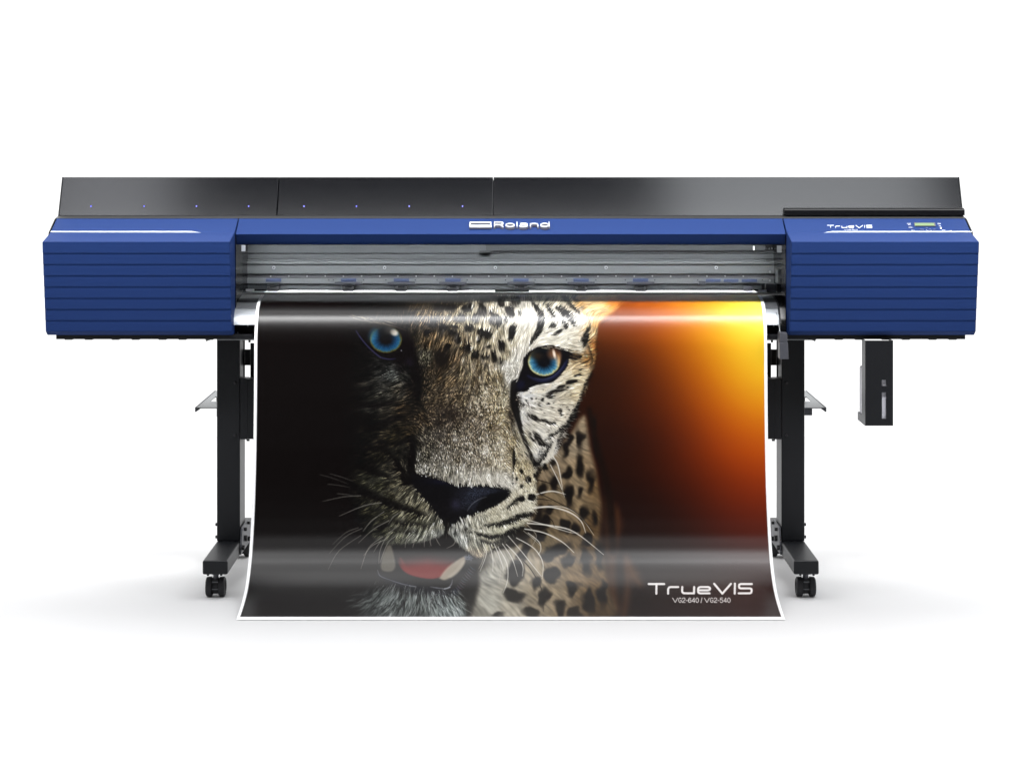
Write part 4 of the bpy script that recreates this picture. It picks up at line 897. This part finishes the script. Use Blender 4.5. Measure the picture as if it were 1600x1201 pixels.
MB().box(-.8205, .8205, .2125, .262, wz(686, .21), wz(592, .21)).out('cross_beam', M['black'], PR, .002)
MB().box(-.8215, -.80, .2118, .264, wz(686.3, .21), wz(591.6, .21)).out('beam_end', M['black'], PR, .001)
MB().box(.80, .8215, .2118, .264, wz(686.3, .21), wz(591.6, .21)).out('beam_end', M['black'], PR, .001)

# --- media lever on the right ---
lv = MB(); lv.prism([(wx(1218, .03), wz(520, .03)), (wx(1230, .03), wz(520, .03)), (wx(1230.4, .03), wz(535, .03)), (wx(1217.6, .03), wz(535, .03))], .03, .075)
lv.prism([(wx(1218, .025), wz(535.3, .025)), (wx(1231, .025), wz(535.3, .025)), (wx(1232, .025), wz(561, .025)), (wx(1218.4, .025), wz(561, .025))], .022, .07)
lv.out('load_lever', M['dgrey'], PR, .0015)
cb = MB(); pts = [at(1213, 488, .09), at(1216, 500, .085), at(1219, 520, .06)]
for a, b in zip(pts, pts[1:]):
    b0 = len(cb.v)
    for p in (a, b):
        for k in range(6): t = k * math.pi / 3; cb.v.append((p.x + .0012 * math.cos(t), p.y + .0012 * math.sin(t), p.z))
    cb.f += [(b0 + k, b0 + (k + 1) % 6, b0 + 6 + (k + 1) % 6, b0 + 6 + k) for k in range(6)]
cb.out('lever_wire', M['alu'], PR)

# --- waste ink bottle holder on the right ---
Yb = .05; hx0, hx1 = wx(1352, Yb), wx(1395.5, Yb); sx0, sx1 = wx(1378, Yb), wx(1384.6, Yb)
z_t, z_b = zb - .0005, wz(665, Yb)
h = MB(); h.box(hx0, sx0, Yb, Yb + .004, z_b, z_t); h.box(sx1, hx1, Yb, Yb + .004, z_b, z_t)
h.box(sx0, sx1, Yb, Yb + .004, z_b, wz(654, Yb)); h.box(sx0, sx1, Yb, Yb + .004, wz(613, Yb), wz(603, Yb)); h.box(sx0, sx1, Yb, Yb + .004, wz(593.5, Yb), z_t)
hold = h.out('bottle_holder', M['black'], PR)
MB().box(hx0, hx0 + .002, Yb + .0042, .112, z_b, z_t).out('holder_side', M['alu_dark'], hold)
MB().box(hx1 - .002, hx1, Yb + .0042, .112, z_b, z_t).out('holder_side', M['black'], hold)
MB().box(hx0, hx1, Yb + .0042, .19, z_b, z_b + .002).box(hx0, hx0 + .002, .1125, .19, z_b + .0022, z_b + .024).box(hx1 - .002, hx1, .1125, .19, z_b + .0022, z_b + .024).box(hx0 + .0022, hx1 - .0022, .188, .19, z_b + .0022, z_b + .024).out('holder_tray', M['alu_dark'], hold)
bo = MB(); bo.box(hx0 + .0035, hx1 - .0035, Yb + .008, .183, z_b + .004, z_b + .165).out('waste_bottle', M['bottle'], hold, .008, seg=3)
bo = MB(); bo.cyl(((hx0 + hx1) / 2, .13), .017, z_b + .166, z_b + .19, axis='z', n_=24); bo.out('bottle_cap', M['bottle'], hold, .002)

# ===================== the print =====================
X_, Y_, U_, ys_, art = make_print()
sy_, sz_ = sheet_yz(ys_)
# white unprinted tail running back over the platen under the rollers
ta, tb = sheet_yz(np.array([458.0])); 
y0_, z0_ = float(ta[0]), float(tb[0])
back = [(.43, z0_ + .0012), (.38, z0_ + .0012), (.34, z0_ + .0012), (.32, z0_ + .0007)]
rowsY = np.concatenate([[b[0] for b in back if b[0] > y0_ + .004], sy_]); rowsZ = np.concatenate([[b[1] for b in back if b[0] > y0_ + .004], sz_])
npre = len(rowsY) - NY
nr = len(rowsY)
co = np.zeros((nr, NX, 3), np.float32)
co[..., 0] = (np.linspace(-1, 1, NX) * SHEET_W)[None, :]; co[..., 1] = rowsY[:, None]; co[..., 2] = rowsZ[:, None]
co[..., 2] = np.maximum(co[..., 2], .0015)
colr = np.ones((nr, NX, 4), np.float32); colr[:npre, :, :3] = s2l(np.array([244, 244, 246.]))
colr[npre:, :, :3] = s2l(art) * np.where(art.min(-1, keepdims=True) > 238, 1.0, np.interp(X_, [915, 1000], [.76, .82])[..., None])
me = bpy.data.meshes.new('printed_banner')
me.vertices.add(nr * NX); me.vertices.foreach_set('co', co.ravel())
idx = np.arange(nr * NX, dtype=np.int32).reshape(nr, NX)
q = np.stack([idx[:-1, :-1], idx[1:, :-1], idx[1:, 1:], idx[:-1, 1:]], -1).reshape(-1, 4)
me.loops.add(q.size); me.loops.foreach_set('vertex_index', q.ravel())
me.polygons.add(len(q)); me.polygons.foreach_set('loop_start', np.arange(0, q.size, 4, dtype=np.int32)); me.polygons.foreach_set('loop_total', np.full(len(q), 4, np.int32))
me.polygons.foreach_set('use_smooth', np.ones(len(q), bool))
me.update(calc_edges=True)
ca = me.color_attributes.new('ink', 'FLOAT_COLOR', 'POINT'); ca.data.foreach_set('color', colr.ravel())
pmx = bpy.data.materials.new('glossy_print'); pmx.use_nodes = True; n = pmx.node_tree; b = n.nodes['Principled BSDF']
a = n.nodes.new('ShaderNodeVertexColor'); a.layer_name = 'ink'
n.links.new(a.outputs[0], b.inputs['Base Color']); b.inputs['Roughness'].default_value = .305; b.inputs['Specular IOR Level'].default_value = .37
me.materials.append(pmx)
bn = bpy.data.objects.new('printed_banner', me); COL.objects.link(bn)
bn['label'] = 'glossy leopard poster on black and orange, hanging from the printer down to the floor'
bn['category'] = 'poster'
